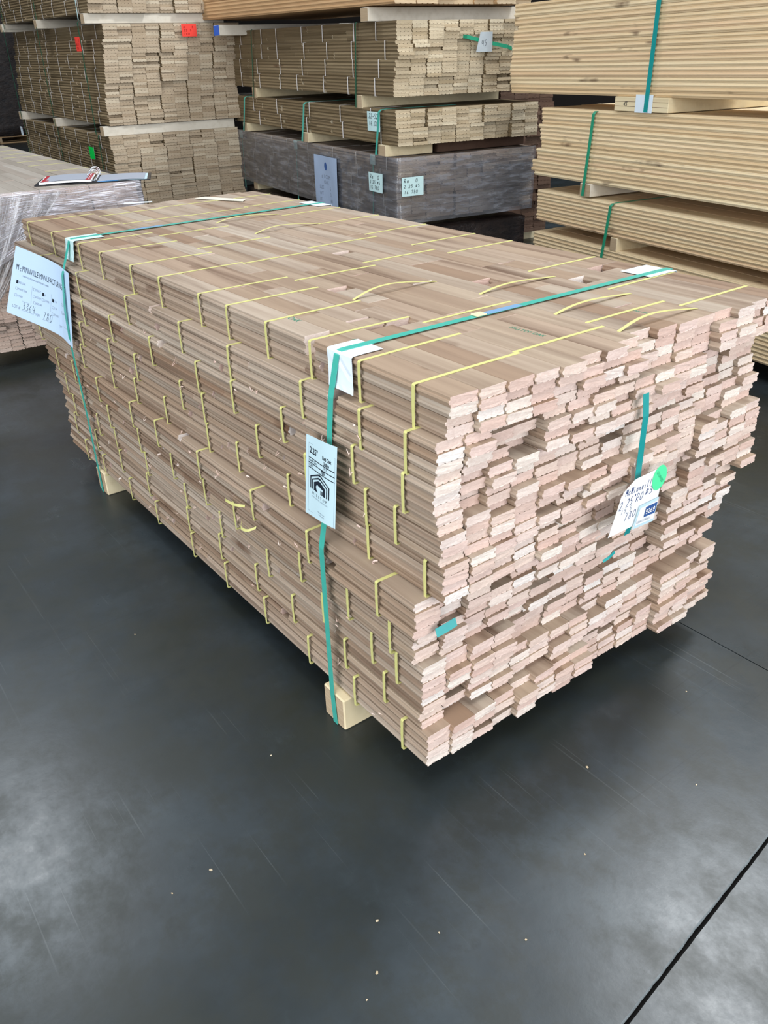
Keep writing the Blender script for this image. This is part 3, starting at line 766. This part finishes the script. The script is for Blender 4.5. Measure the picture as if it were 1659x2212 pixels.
# green mill stamps on the top boards (ink, part of a bundle's top board)
def stamp(x, y, body, size, rot):
    me = text_mesh(body, size, STAMP, sx=.9)
    return me
for (x, y, body, size, rot, cb) in [(.055, .345, 'OAK', .022, -1.55, 0), (.325, .205, 'HILLTOP OAK', .015, -1.52, 1), (.045, .555, 'OAK', .02, -1.55, 0), (.585, .13, 'OAK MILL', .012, -1.5, 2)]:
    root = [o for o in D.objects if o.name.startswith('flooring_bundle')][cb]
    me = text_mesh(body, size, STAMP, sx=.9)
    q = obj('stamped_letters', me, root); q.matrix_local = Matrix.Translation((x - root.location.x, y - root.location.y, CH + .0003)) @ Matrix.Rotation(rot, 4, 'Z')

# knots and torn splinters on the left face of the near load: small curled wood shavings caught between boards
def shaving_mesh(seed, size):
    rr = random.Random(seed); pts = []
    a = rr.uniform(0, 6); 
    for i in range(12):
        t = i / 11; pts.append((-.002 - .006 * math.sin(t * 3.1) * size / .01, size * (t - .5) + .3 * size * math.sin(t * 5 + a), .4 * size * math.cos(t * 4.5 + a)))
    return ribbon('shaving', pts, (.5, .2, .8), size * .28, .0007, OAK_END)
SHV = [shaving_mesh(i, .006 + .0015 * (i % 5)) for i in range(8)]
for i in range(64):
    row = R_.randrange(1, 10); Y = R_.uniform(.12, 1.95); dxn, dxf = DX[row]
    X = dxn + (dxf - dxn) * Y / 2.2 - .006
    z = ZT - row * CH - R_.choice([.2, .45, .7, .95]) * CH
    o = obj('wood_shaving', SHV[i % 8], None, (X, Y, z), R_.uniform(-.6, .6))
    tag(o, 'tiny curl of pale wood shaving on the front load\'s left face', 'wood shaving', 'wood shavings on the left face')

# chips on the floor
CHIP = []
for i in range(4):
    rr = random.Random(i + 40); V = [(rr.uniform(.8, 1.2) * .004 * math.cos(k * 1.257), rr.uniform(.6, 1.2) * .003 * math.sin(k * 1.257), h + rr.uniform(0, .0006)) for h in (0, .0016) for k in range(5)]
    CHIP.append(mesh('chip', V, [(4, 3, 2, 1, 0), (5, 6, 7, 8, 9)] + [(k, (k + 1) % 5, 5 + (k + 1) % 5, 5 + k) for k in range(5)], [TAN_END]))
for i, (x, y) in enumerate([(-.283, -.145), (-.213, -.227), (-.107, -.326), (-.338, -.219), (-.541, .124), (-.376, -.244), (.265, -.134), (-.234, .305), (.099, -.273), (-.464, .125), (.40, -.30), (.62, -.12), (-.62, 1.2), (-.3, .9)]):
    o = obj('wood_chip', CHIP[i % 4], None, (x, y, .0002), i * 1.3); o.scale = (.55 if i % 3 else .85,) * 3
    tag(o, 'tiny pale wood chip lying on the dark concrete floor', 'wood chip', 'wood chips on the floor')

# ------------------------------------------------------------------ loads of bundles in the background
def variants(w, t, L, n, mats, rng, fine=False):
    out = []
    for i in range(n):
        segs = []; a = 0; y = rng.uniform(.3, 1.2)
        while y < L - .2:
            g = rng.choice([.001, .001, .001, .01, .03]); segs.append((a, y - g / 2)); a = y + g / 2; y += rng.uniform(.35, 1.1)
        segs.append((a, L + rng.uniform(-.02, .02)))
        out.append(board_mesh('board', w, t, segs, mats, rng, fine))
    return out
def load(fr, z0, rows, cols, nw, nl, w, t, L, mats, tie, tie_n, tie_w, kindlab, where, grp, mirror=False, far_rag=.04, skew=None, tie_cols=(0,), wide=None):
    """bundles of nw x nl boards stacked rows x cols; parts: board, tie"""
    vs = variants(w, t, L, 9, mats, R_)
    cw, ch = nw * w, nl * t
    lp = loop_pts(cw, ch)
    tm = ribbon('tie', lp, (0, 1, 0), tie_w, .0008, tie, closed=True)
    for r in range(rows):
        z = z0 + (rows - 1 - r) * (ch + .0006)
        dx = (skew[r] if skew else R_.uniform(-.006, .006))
        for c in range(cols):
            e = (c * (cw + .004)) if not mirror else (-(c + 1) * (cw + .004))
            l0 = R_.uniform(-.012, .022)
            root = empty('flooring_bundle', fr.w(e + dx, l0, z), fr.rz + R_.uniform(-.002, .002))
            cl = ('nearest column' if c == 0 else '%s column' % nth(c))
            if mirror: cl = 'rightmost column' if c == 0 else '%s column from right' % nth(c)
            tag(root, '%s, %s course, %s, %s' % (kindlab, ordinal(r), cl, where), 'wood bundle', grp)
            for k in range(nw):
                for l in range(nl):
                    obj('board', R_.choice(vs), root, (k * w, R_.uniform(-.004, .006) + (R_.uniform(-.02, .03) if R_.random() < .08 else 0), l * t))
            if c in tie_cols:
                step = L / tie_n
                for i in range(tie_n): obj('tie', tm, root, (0, step * (i + .5) + R_.uniform(-.05, .05), 0), R_.uniform(-.02, .02))
    return ch * rows

BGM = [BG_OAK, BG_END]; TNM = [BG_OAK, TAN_END]; GM = [GREY_OAK, GREY_END]
# left rear tower
load(FL, .088, 8, 5, 2, 5, .105, .0189, 2.62, BGM, WHT, 8, .008, 'brown oak bundle', 'lower left rear load', 'bundles in the lower left rear load')
load(FL, .917, 7, 5, 2, 5, .105, .0187, 2.62, BGM, WHT, 8, .008, 'brown oak bundle', 'middle left rear load', 'bundles in the middle left rear load', skew=[.085, .070, .056, .042, .030, .020, .020])
load(FL, 1.640, 2, 5, 2, 5, .105, .0189, 2.62, BGM, WHT, 8, .008, 'brown oak bundle', 'highest left rear load', 'bundles in the highest left rear load')
# centre rear tower
load(FC, 1.104, 4, 5, 2, 5, .1, .0186, 2.50, TNM, WHT, 7, .009, 'tan oak bundle', 'highest centre rear load', 'bundles in the highest centre rear load', skew=[.01, .004, -.004, -.012])
load(FC, .848, 2, 5, 2, 5, .1, .0188, 2.82, TNM, WHT, 6, .009, 'tan oak bundle', 'thin centre rear load', 'bundles in the thin centre rear load', skew=[-.004, .0])
load(FC, .43, 5, 5, 2, 4, .1, .0174, 2.74, GM, WHT, 8, .008, 'film-wrapped grey oak bundle', 'centre load', 'bundles in the wrapped centre rear load', skew=[.002, .0, -.004, .004, .0])
# left wrapped load with the binder
load(FP, .088, 10, 4, 4, 4, BW, .01785, 2.95, [DUSTY, DUSTY_END], YEL, 9, .0075, 'oak bundle', 'clear-wrapped left load', 'bundles in the clear wrapped left load', mirror=True)
# dark tower glimpsed in the gap
FK = Frame(3.74, 3.80, 1.42)
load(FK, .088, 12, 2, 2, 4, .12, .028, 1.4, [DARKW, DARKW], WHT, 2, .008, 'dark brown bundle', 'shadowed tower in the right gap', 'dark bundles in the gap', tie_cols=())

def skid(fr, e, l, z, se, sl, sz, label, mats=None, name='timber_skid', grp=None, endax=0, rnd=.3):
    o = obj(name, cuboid(name, se, sl, sz, mats or [BLOCK, BLOCK_END], endax, .002, rnd), None, fr.w(e, l, z), fr.rz)
    tag(o, label, 'timber block', grp); return o
WM = [WHITEW, BLOCK_END]
for i, (l, nm) in enumerate([(.0, 'nearest'), (1.28, 'middle'), (2.5, 'farthest')]):
    skid(FL, -.03, l + .02, .8475, 1.07, .085, .0655, '%s whitish timber skid between lower and middle left rear loads' % nm, WM)
    skid(FL, -.03, l + .03, 1.577, 1.07, .085, .0625, '%s whitish timber skid under the highest left rear load' % nm, WM)
    skid(FL, -.02, l + .05, 0, 1.07, .085, .086, '%s timber skid on the floor under left rear tower' % nm)
for i, (l, nm) in enumerate([(.40, 'nearer'), (2.08, 'farther')]):
    skid(FC, -.01, l, 1.031, 1.02, .085, .071, '%s pale timber skid under the highest centre rear load' % nm)
for i, (l, nm) in enumerate([(.10, 'nearest'), (1.17, 'middle'), (2.30, 'farthest')]):
    skid(FC, -.025, l, .786, .33 if i == 0 else 1.02, .09, .061, '%s pale timber skid below the thin centre rear load' % nm)
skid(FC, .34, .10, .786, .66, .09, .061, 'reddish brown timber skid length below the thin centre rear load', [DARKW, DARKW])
for l, nm in ((.35, 'nearer'), (2.2, 'farther')):
    skid(FC, -.02, l, .362, 1.0, .085, .066, '%s timber skid under the film-wrapped centre load' % nm)
    skid(FP, -.95, l, 0, 1.0, .085, .087, '%s timber skid under the clear wrapped left load' % nm)
    skid(FK, .0, l * .5, 0, .5, .085, .087, '%s timber skid under the shadowed tower' % nm)

# loose planks on top of the centre tower
for i, l in enumerate([.20, 2.20]):
    o = skid(FC, -.20 if i else -.05, l, 1.483, 1.25, .12 if i else .09, .068, ['whitish timber skid under the loose planks, nearer right one', 'white timber skid with a blue painted end under loose planks'][i], WM)
    if i:
        p = obj('painted_end', cuboid('painted_end', .0015, .116, .064, [BLUEP] * 2, None, .0004), o, (-.0016, .002, .002)); p['label'] = 'bright blue painted end'
pm = [board_mesh('plank', .14, .022, [(0, 2.62 + .05 * i)], [WARM, PINE_END], R_, False) for i in range(4)]
k_ = 0
for l in range(6):
    for c in range(7):
        if l < 5 and c > 1 and False: continue
        o = obj('plank', pm[k_ % 4], None, FC.w(-.03 + c * .1425, -.02 + c * .142 * .07 + R_.uniform(-.03, .05), 1.553 + l * .0226), FC.rz + .072); k_ += 1
        if c == 0: tag(o, 'warm brown loose plank, %s layer from the bottom on the centre tower' % nth(l), 'plank', 'loose planks on the centre tower')
        else: tag(o, 'warm brown loose plank behind the outer one on the centre tower', 'plank', 'inner loose planks on the centre tower')

# ------------------------------------------------------------------ pine loads on the right
def pine_load(z0, n, t, name, l0, ragged, topcols, step):
    vs = []
    for i in range(7):
        vs.append(board_mesh('board', .133, t, [(-4.1, 0)], [PINE, PINE_END], R_, False, tng=.0035))
    for r in range(n):
        z = z0 + (n - 1 - r) * (t + .0004)
        cols = topcols if r == 0 else 3
        for c in range(cols):
            off = l0 + (ragged[r] if (c == 0 and r < len(ragged)) else R_.uniform(-.02, .02))
            o = obj('pine_board', R_.choice(vs), None, FR.w(c * .1345 + R_.uniform(-.0015, .0015) * (c == 0), off, z), FR.rz)
            if c == 0: tag(o, 'long pale pine board, %s row in the front face of the %s' % (ordinal(r), name), 'board', 'pine boards of the ' + name)
            elif r == 0: tag(o, 'pine board on top of the %s, %s row back from its face' % (name, nth(c)), 'board', 'top pine boards of the ' + name)
            else: tag(o, 'pine board stacked behind the face of the %s' % name, 'board', 'inner pine boards of the ' + name)
rag1 = [.0, .0, .004, .0, -.003, -.035, .0, .003, .0, .006, .008, .012, .016, .02, .025, .03, .02, .018, .022, .01]
pine_load(1.107, 21, .0198, 'highest right load', .29, rag1, 3, .02)
rag2 = [0, -.003, -.006, -.008, .018, .006, .002, 0, -.01, -.012, .028, .022, .02, .062, .058, .07, .038]
pine_load(.702, 17, .0196, 'second right load', .0, rag2, 7, .02)
pine_load(.468, 9, .0175, 'third right load', -.005, [0, .001, -.002, .001, 0, .003, -.001, .002, 0], 7, .02)
pine_load(.090, 17, .0181, 'lowest right load', .0, [.008, .012, .01, .014, 0, 0, .01, 0, .01, 0, .012, 0, .01, 0, 0, .01, 0], 7, .02)
# skids of the pine loads
def triple(l, z, w_, h, label):
    o = obj('timber_skid', cuboid('timber_skid', 1.0, w_, h, [BLOCK, WHITEW], None, .002), None, FR.w(-.012, l - w_, z), FR.rz); tag(o, label, 'timber block')
    for k in (1, 2):
        obj('seam', cuboid('seam', .001, w_ - .004, .0016, [DARKW] * 2, None, .0002), o, (-.0008, .002, h * k / 3))
    return o
tb = triple(-.585, 1.045, .355, .061, 'thick pale layered timber skid with 45 written on its end')
Sheet_t = text_mesh('45', .030, INK, sx=.9, shear=.3)
q = obj('handwriting', Sheet_t, tb); q.matrix_local = Matrix.Translation((-.0014, .355 - .060, .030)) @ Matrix(((0, 0, -1, 0), (-1, 0, 0, 0), (0, 1, 0, 0), (0, 0, 0, 1)))
skid(FR, -.01, -.46, .638, 1.0, .085, .062, 'narrow pale timber skid under the second right load', WM)
skid(FR, -.004, -.69, .4005, 1.0, .05, .065, 'thin timber stick between the third and lowest right loads')
skid(FR, -.004, -2.9, .4005, 1.0, .05, .065, 'timber stick near camera between the third and lowest right loads')
skid(FR, -.01, -2.9, .638, 1.0, .085, .062, 'farther right timber skid under the second right load', WM)
skid(FR, -.01, -3.0, 1.045, 1.0, .10, .061, 'right-hand timber skid under the highest right load')
for l, nm in ((-.6, 'farther'), (-2.6, 'nearer')): skid(FR, .0, l, 0, 1.0, .085, .089, '%s timber skid on the floor under the pine tower' % nm)

def wrap_strap(fr, l_top, l_bot, ztop, zbot, w_, mat, label, grp, off=-.016, depth=.5, part=None):
    pts = [(depth, l_top, ztop + .002), (.02, l_top, ztop + .0025), (off * .6, l_top, ztop), (off, l_top + (l_bot - l_top) * .1, ztop - .012)]
    for k in range(2, 6): pts.append((off, l_top + (l_bot - l_top) * k / 5, ztop + (zbot - ztop) * k / 5))
    pts.append((off + .004, l_bot, zbot - .0015)); 
    o = obj('load_strap', ribbon('load_strap', pts, (0, 1, 0), w_, .0011, mat), None, fr.w(0, 0, 0), fr.rz)
    tag(o, label, 'strap', grp); return o
G_ = 'straps on the rear loads'
wrap_strap(FR, -.815, -.805, 1.50, 1.046, .026, TEAL2, 'teal strap down the face of the highest right load', G_, off=-.018, depth=.2)
wrap_strap(FR, -.449, -.408, 1.037, .640, .020, GRN, 'green strap round the left end of the second right load', G_, off=-.018)
wrap_strap(FR, -.640, -.575, .627, .20, .019, GRN, 'green strap round the left end of the third right load', G_, off=-.018, depth=.6)
o = obj('edge_protector', cuboid('edge_protector', .002, .112, .075, [CARDW] * 2, None, .0006), None, FR.w(-.0155, -.842, 1.042), FR.rz); tag(o, 'crumpled pale blue card under the strap below the highest right load', 'edge protector')

wrap_strap(FC, .44, .47, 1.481, 1.035, .013, DGRN, 'dark green strap near the front of the highest centre load', G_)
wrap_strap(FC, 2.06, 2.13, 1.481, 1.035, .013, DGRN, 'dark green strap near the far end of the highest centre load', G_)
wrap_strap(FC, .15, .20, 1.036, .792, .022, TEAL, 'bright green strap with a white tag on the thin centre load', G_, off=-.034)
wrap_strap(FC, 1.18, 1.25, 1.036, .792, .022, TEAL, 'bright green strap round the middle of the thin centre load', G_, off=-.034)
wrap_strap(FC, 2.27, 2.36, 1.036, .792, .022, TEAL, 'bright green strap at the far end of the thin centre load', G_, off=-.034)
for l, nm in ((.275, 'nearest'), (1.41, 'middle'), (2.47, 'farthest')):
    wrap_strap(FC, l, l + .02, .779, .35, .014, TEAL, '%s teal strap under the grey film of the centre load' % nm, G_, off=-.012)
    o = obj('edge_protector', cuboid('edge_protector', .002, .06, .055, [CARD] * 2, None, .0006), None, FC.w(-.017, l - .03, .728), FC.rz); tag(o, 'square white card under the %s strap of the wrapped centre load' % nm, 'edge protector')
# strap lying across the end of the highest centre load with its tag
o = obj('load_strap', ribbon('load_strap', [(.44, .03, 1.400), (.455, -.02, 1.392), (.60, -.026, 1.362), (.74, -.024, 1.338), (.80, .0, 1.325)], (0, .15, 1), .020, .001, GRN), None, FC.w(0, 0, 0), FC.rz); tag(o, 'green strap slanting across the board ends of the highest centre load', 'strap', G_)
E_ = FC.E; L_ = FC.L; UPV = Vector((0, 0, 1))
t1 = Sheet('paper_tag', FC.w(.51, -.034, 1.315), E_, (0, 0, 1), .115, .10, plain('worn_paper', (.50, .56, .60), .6, .3, mott=.15, scale=25), 'worn grey paper tag on the strap across the highest centre load', 'paper tag',
           bend=lambda a, b: .008 * math.sin(a * 30), outline=lambda a, b: (a + .02 * (b / .1) * (1 - a / .115) * 1.2, b - .0))
hand(t1, '45', .03, .03, .03, .02, .002, INK)
def side_sheet(fr, name, l, z, w_, h, mat, label, off=-.022, slope=0.0):
    return Sheet(name, fr.w(off, l, z), -fr.L, (0, 0, 1), w_, h, mat, label, 'paper sheet', bend=lambda a, b: .003 * math.sin(a * 20 + b * 9), outline=lambda a, b: (a, b + slope * a))
t2 = side_sheet(FC, 'paper_tag', .30, .918, .15, .105, CARD, 'pale tag with handwriting beside a strap of the thin centre load', off=-.030)
hand(t2, '22-52', .02, .068, .026, .022, .0032, INK); hand(t2, '16.00', .02, .030, .024, .022, .0030, INK)
t3 = side_sheet(FC, 'printed_sheet', 1.06, .400, .34, .325, LABELS_, 'tall blue grey printed sheet on the film of the centre load', off=-.040)
bl = [(math.cos(i * .52) * .022 + .17, math.sin(i * .52) * .026 + .262, 0) for i in range(12)]
t3._put('round_logo', mesh('logo', bl, [tuple(range(12))], [NAVY]), .0005)
t3.text('# 1 COM', .17, .195, .034, PENCIL, align='CENTER'); t3.text('OAK', .17, .160, .034, PENCIL, align='CENTER')
for y, a_, b_ in ((.125, 'SIZE', '5'), (.085, 'WT', '3'), (.045, 'LF', '80')): t3.text(a_, .07, y, .032, PENCIL); t3.text(b_, .22, y, .032, PENCIL)
t4 = side_sheet(FC, 'paper_tag', .285, .582, .165, .108, CARD, 'small pale handwritten sheet near the corner of the wrapped centre load', off=-.040)
hand(t4, 'Red O', .02, .074, .022, .022, .0030, INK); hand(t4, '2 25 #5', .015, .045, .018, .018, .0026, INK); hand(t4, '16 780', .02, .014, .02, .018, .0026, INK)
t5 = Sheet('paper_tag', FC.w(.0, -.042, .578), E_, (0, 0, 1), .15, .105, CARD, 'pale handwritten sheet on the end boards of the wrapped centre load', 'paper sheet', bend=lambda a, b: .002 * math.sin(a * 20))
hand(t5, 'Red O', .012, .076, .020, .020, .0026, INK); hand(t5, '2 25 #5', .012, .046, .017, .016, .0024, INK); hand(t5, '16 780', .015, .014, .018, .016, .0024, INK)

# labels on the left rear tower
def flat_label(fr, l, z, w_, h, mat, label, lines, col, end=False):
    if end: sh_ = Sheet('bright_label', fr.w(l, -.030, z), fr.E, (0, 0, 1), w_, h, mat, label, 'label')
    else: sh_ = Sheet('bright_label', fr.w(-.032, l, z), -fr.L, (0, 0, 1), w_, h, mat, label, 'label')
    for i, t_ in enumerate(lines): hand(sh_, t_, w_ * .12, h * (.68 - .27 * i), h * .14, w_ * .14, .0024, col)
    return sh_
REDI = plain('dark_red_ink', (.35, .01, .01), .5, .2)
flat_label(FL, .325, 1.408, .118, .092, REDL, 'bright red label on the side of the middle left rear load', ['Oak 3', '22 5', '780'], REDI)
flat_label(FL, .664, 1.488, .118, .080, REDL, 'bright red label on the end boards of the middle left rear load', ['Oak 3', '22 5', '780'], REDI, end=True)
flat_label(FL, .475, .662, .125, .088, GREENL, 'bright green label on the side of the lower left rear load', ['13', '8'], STAMP)
flat_label(FL, 2.66, .70, .085, .08, CARDW, 'small white label at the far end of the lower left load', ['4 5'], INK)
for l, nm in ((.20, 'near'), (1.33, 'middle'), (2.5, 'far')):
    wrap_strap(FL, l, l + .02, 1.598, .85, .016, DGRN, 'dark strap round the %s part of the middle left rear load' % nm, G_, off=-.030)
    wrap_strap(FL, l + .03, l + .06, .846, .1, .016, DGRN, 'dark strap round the %s part of the lower left rear load' % nm, G_, off=-.014)
    wrap_strap(FL, l, l + .02, 1.876, 1.605, .016, CARD if nm == 'near' else DGRN, '%s strap round the %s part of the highest left rear load' % ('pale' if nm == 'near' else 'dark', nm), G_, off=-.014)

# ------------------------------------------------------------------ stretch film
def film_obj(name, fn, nu, nv, mat, label, fr, parent=None):
    V, F, uv = [], [], []
    for j in range(nv + 1):
        for i in range(nu + 1):
            u, v = i / nu, j / nv; V.append(fn(u, v)); uv.append((u * 3, v))
    for j in range(nv):
        for i in range(nu):
            k = j * (nu + 1) + i; F.append((k, k + 1, k + nu + 2, k + nu + 1))
    me = mesh(name, V, F, [mat], uv=uv, smooth=True)
    o = obj(name, me, parent, fr.w(0, 0, 0) if parent is None else (0, 0, 0), fr.rz if parent is None else 0)
    if parent is None: tag(o, label, 'stretch film')
    return o
def nz(a, b, s_): return noise.noise((a, b, s_))
# grey film round the centre load: side, corner and end in one sheet
def f_c(u, v):
    s_ = u * 3.79; z = .415 + v * .375
    wob = .005 * nz(s_ * 6, z * 14, 1) + .003 * nz(s_ * 30, z * 50, 2)
    if s_ < 2.75: return (-.026 + wob, 2.75 - s_, z)
    if s_ < 2.79: a = (s_ - 2.75) / .04 * math.pi / 2; return (-.026 + wob + .02 * (1 - math.cos(a)), -.0 - .024 * math.sin(a), z)
    return (-.006 + (s_ - 2.79), -.030 + wob, z)
film_obj('stretch_film', f_c, 240, 40, FILM_G, 'grey stretch film wrapped round the centre load', FC)
# clear film on the left load: front band, drape and return down its right side
def f_p(u, v):
    s_ = u * 1.9; x = -1.02 + s_
    lo = .60 - .20 * max(0, min(1, (-.55 - x) / .35)) if x < 0 else .60
    z = lo + v * (.812 - lo)
    wob = .006 * nz(s_ * 5, z * 20, 4) + .004 * nz(s_ * 22, z * 60, 5)
    if x < .008: return (x, -.030 + wob - (.02 * (1 - v) if x < -.5 else 0), z)
    return (.012 + wob, -.03 + (x - .008), z)
fp = film_obj('stretch_film', f_p, 200, 36, FILM, 'clear shiny stretch film wrapped round the left load', FP)
def f_pd(u, v):
    # twisted drape hanging down at the left of the front face
    wdt = .34 * (1 - v) + .10; x = -.60 - .22 * v + (u - .5) * wdt
    return (x, -.048 + .010 * nz(u * 9, v * 2, 6) + .004 * nz(u * 30, v * 3, 9), .80 - v * .46)
o = film_obj('film_drape', f_pd, 80, 40, FILM_V, '', FP, fp)


# dark wrapped load beneath the centre tower, and dark wrapped loads far away at the left
def lumpy(name, sx, sy, sz, mat, amp=.02, seed=0, n=14):
    import bmesh
    bm = bmesh.new(); bmesh.ops.create_cube(bm, size=1)
    bmesh.ops.subdivide_edges(bm, edges=bm.edges, cuts=n, use_grid_fill=True)
    for v in bm.verts:
        p = Vector(((v.co.x + .5) * sx, (v.co.y + .5) * sy, (v.co.z + .5) * sz))
        d = Vector((v.co.x, v.co.y, 0)); d.normalize() if d.length else None
        k = noise.noise(p * 3 + Vector((seed, 0, 0))) * amp + noise.noise(Vector((p.x * 2, p.y * 2, p.z * 22 + seed))) * amp * .5
        if v.co.z < .49: p += d * k
        v.co = p
    me = D.meshes.new(name); bm.to_mesh(me); bm.free(); me.materials.append(mat)
    me.polygons.foreach_set('use_smooth', [True] * len(me.polygons)); return me
o = obj('wrapped_load', lumpy('wrapped_load', .98, 2.5, .272, DARKFILM, .006), None, FC.w(.01, .03, .088), FC.rz); tag(o, 'low load in black film beneath the centre tower', 'wrapped load')
for l, nm in ((.2, 'nearer'), (2.0, 'farther')): skid(FC, -.0, l, 0, 1.0, .085, .087, '%s timber skid under the black-wrapped centre load' % nm)
def pallet(x, y, rz, label):
    r = empty('wooden_pallet', (x, y, 0), rz); tag(r, label, 'pallet')
    slat = cuboid('deck_board', 1.2, .1, .02, [WARM, PINE_END], 0, .002); st_ = cuboid('stringer', .05, 1.2, .09, [WARM, PINE_END], 1, .002)
    for i in range(7): obj('deck_board', slat, r, (0, i * .183, .11))
    for i in range(3): obj('stringer', st_, r, (i * .575, 0, .02))
    for i in range(3): obj('bottom_board', slat, r, (0, i * .55, 0))
for i, (x, y, h, lb) in enumerate([(3.9, 18.6, 2.7, 'right'), (2.4, 18.9, 2.5, 'left')]):
    pallet(x, y, 0, 'distant wooden pallet under the %s dark wrapped load' % lb)
    o = obj('wrapped_load', lumpy('wrapped_load', 1.2, 1.2, h, DARKFILM, .04, i * 7), None, (x, y, .132)); tag(o, 'distant tall dark film-wrapped load, the %s one of two' % lb, 'wrapped load')

# ------------------------------------------------------------------ open ring binder on the left load
bz = .088 + 10 * (4 * .01785 + .0006) + .0005
b0 = FP.w(-.45, .16, bz + .001)
ang = math.atan2(.888 - .383, 3.278 - 3.50)
import mathutils
A = Vector((.383, 3.50, 0)); B = Vector((.888, 3.278, 0)); dirx = (B - A).normalized(); rzb = math.atan2(dirx.y, dirx.x)
root = empty('ring_binder', (A.x, A.y, bz), rzb); tag(root, 'open black ring binder with grey pages lying on the left load', 'binder')
def sheetblock(name, x0, x1, y0, y1, z, t, mat, parent, arch=0.0, flip=False, n=14):
    V, F = [], []
    for h in (0, t):
        for i in range(n + 1):
            u = i / n; zz = z + arch * math.sin(u * math.pi * .9) 
            for yy in (y0, y1): V.append((x0 + (x1 - x0) * u, yy, zz + h))
    N = (n + 1) * 2
    for i in range(n):
        a = i * 2; F.append((a, a + 1, a + 3, a + 2)); F.append((N + a, N + a + 2, N + a + 3, N + a + 1))
        F.append((a, a + 2, N + a + 2, N + a)); F.append((a + 1, N + a + 1, N + a + 3, a + 3))
    F.append((0, N, N + 1, 1)); e = n * 2; F.append((e, e + 1, N + e + 1, N + e))
    return obj(name, mesh(name, V, F, [mat]), parent)
LB = .545; HB = .285
sheetblock('cover', .0, LB, 0, HB, .0005, .0035, BLK, root)
sheetblock('spine', LB * .5 - .02, LB * .5 + .02, 0, HB, .004, .003, BLK, root)
sheetblock('page_stack', .022, LB * .5 - .006, .012, .270, .0045, .009, PAPER_W, root, arch=.004)
sheetblock('top_page', .030, LB * .5 - .012, .012, .270, .0140, .0012, GREYP, root, arch=.006)
dv = sheetblock('divider', .030, .046, .010, .272, .0158, .0008, REDT, root, arch=.0005)
sheetblock('divider_tab', .040, .072, .03, .062, .0168, .0009, REDT, dv)
sheetblock('divider', LB * .5 - .036, LB * .5 - .010, .010, .272, .0175, .0008, REDT, root)
sheetblock('right_page', LB * .5 + .012, LB - .028, .012, .270, .0045, .0016, GREYP, root, arch=.004)
sheetblock('under_page', LB * .5 + .010, LB - .016, .010, .272, .0042, .0006, LABELP, root, arch=.001)
bp_ = sheetblock('blue_page_edge', LB * .5 + .008, LB * .5 + .12, .002, .014, .0052, .001, plain('blue_edge', (.08, .35, .75), .4, .4), root)
rail = obj('ring_rail', cuboid('ring_rail', .014, .26, .006, [CHROME] * 2, None, .002), root, (LB * .5 - .007, .012, .007))
def torus(R, r, n=28, m_=8):
    V, F = [], []
    for i in range(n):
        a = i / n * math.tau
        for j in range(m_):
            b = j / m_ * math.tau; V.append(((R + r * math.cos(b)) * math.cos(a), r * math.sin(b), (R + r * math.cos(b)) * math.sin(a)))
    for i in range(n):
        for j in range(m_):
            F.append((i * m_ + j, ((i + 1) % n) * m_ + j, ((i + 1) % n) * m_ + (j + 1) % m_, i * m_ + (j + 1) % m_))
    return mesh('ring', V, F, [CHROME], smooth=True)
TR_ = torus(.023, .0022)
for y in (.04, .10, .175, .235): obj('ring', TR_, root, (LB * .5, y, .030))

# the two rear towers lean slightly: their far ends sit a little higher
bpy.context.view_layer.update()
for fr_, words in ((FC, ('centre',)), (FL, ('left rear', 'lower left load'))):
    T = Matrix.Translation(fr_.o) @ Matrix.Rotation(.016, 4, fr_.E) @ Matrix.Translation(-fr_.o)
    for o in D.objects:
        if o.parent is None and 'label' in o and any(k in o['label'] for k in words):
            o.matrix_world = T @ o.matrix_world
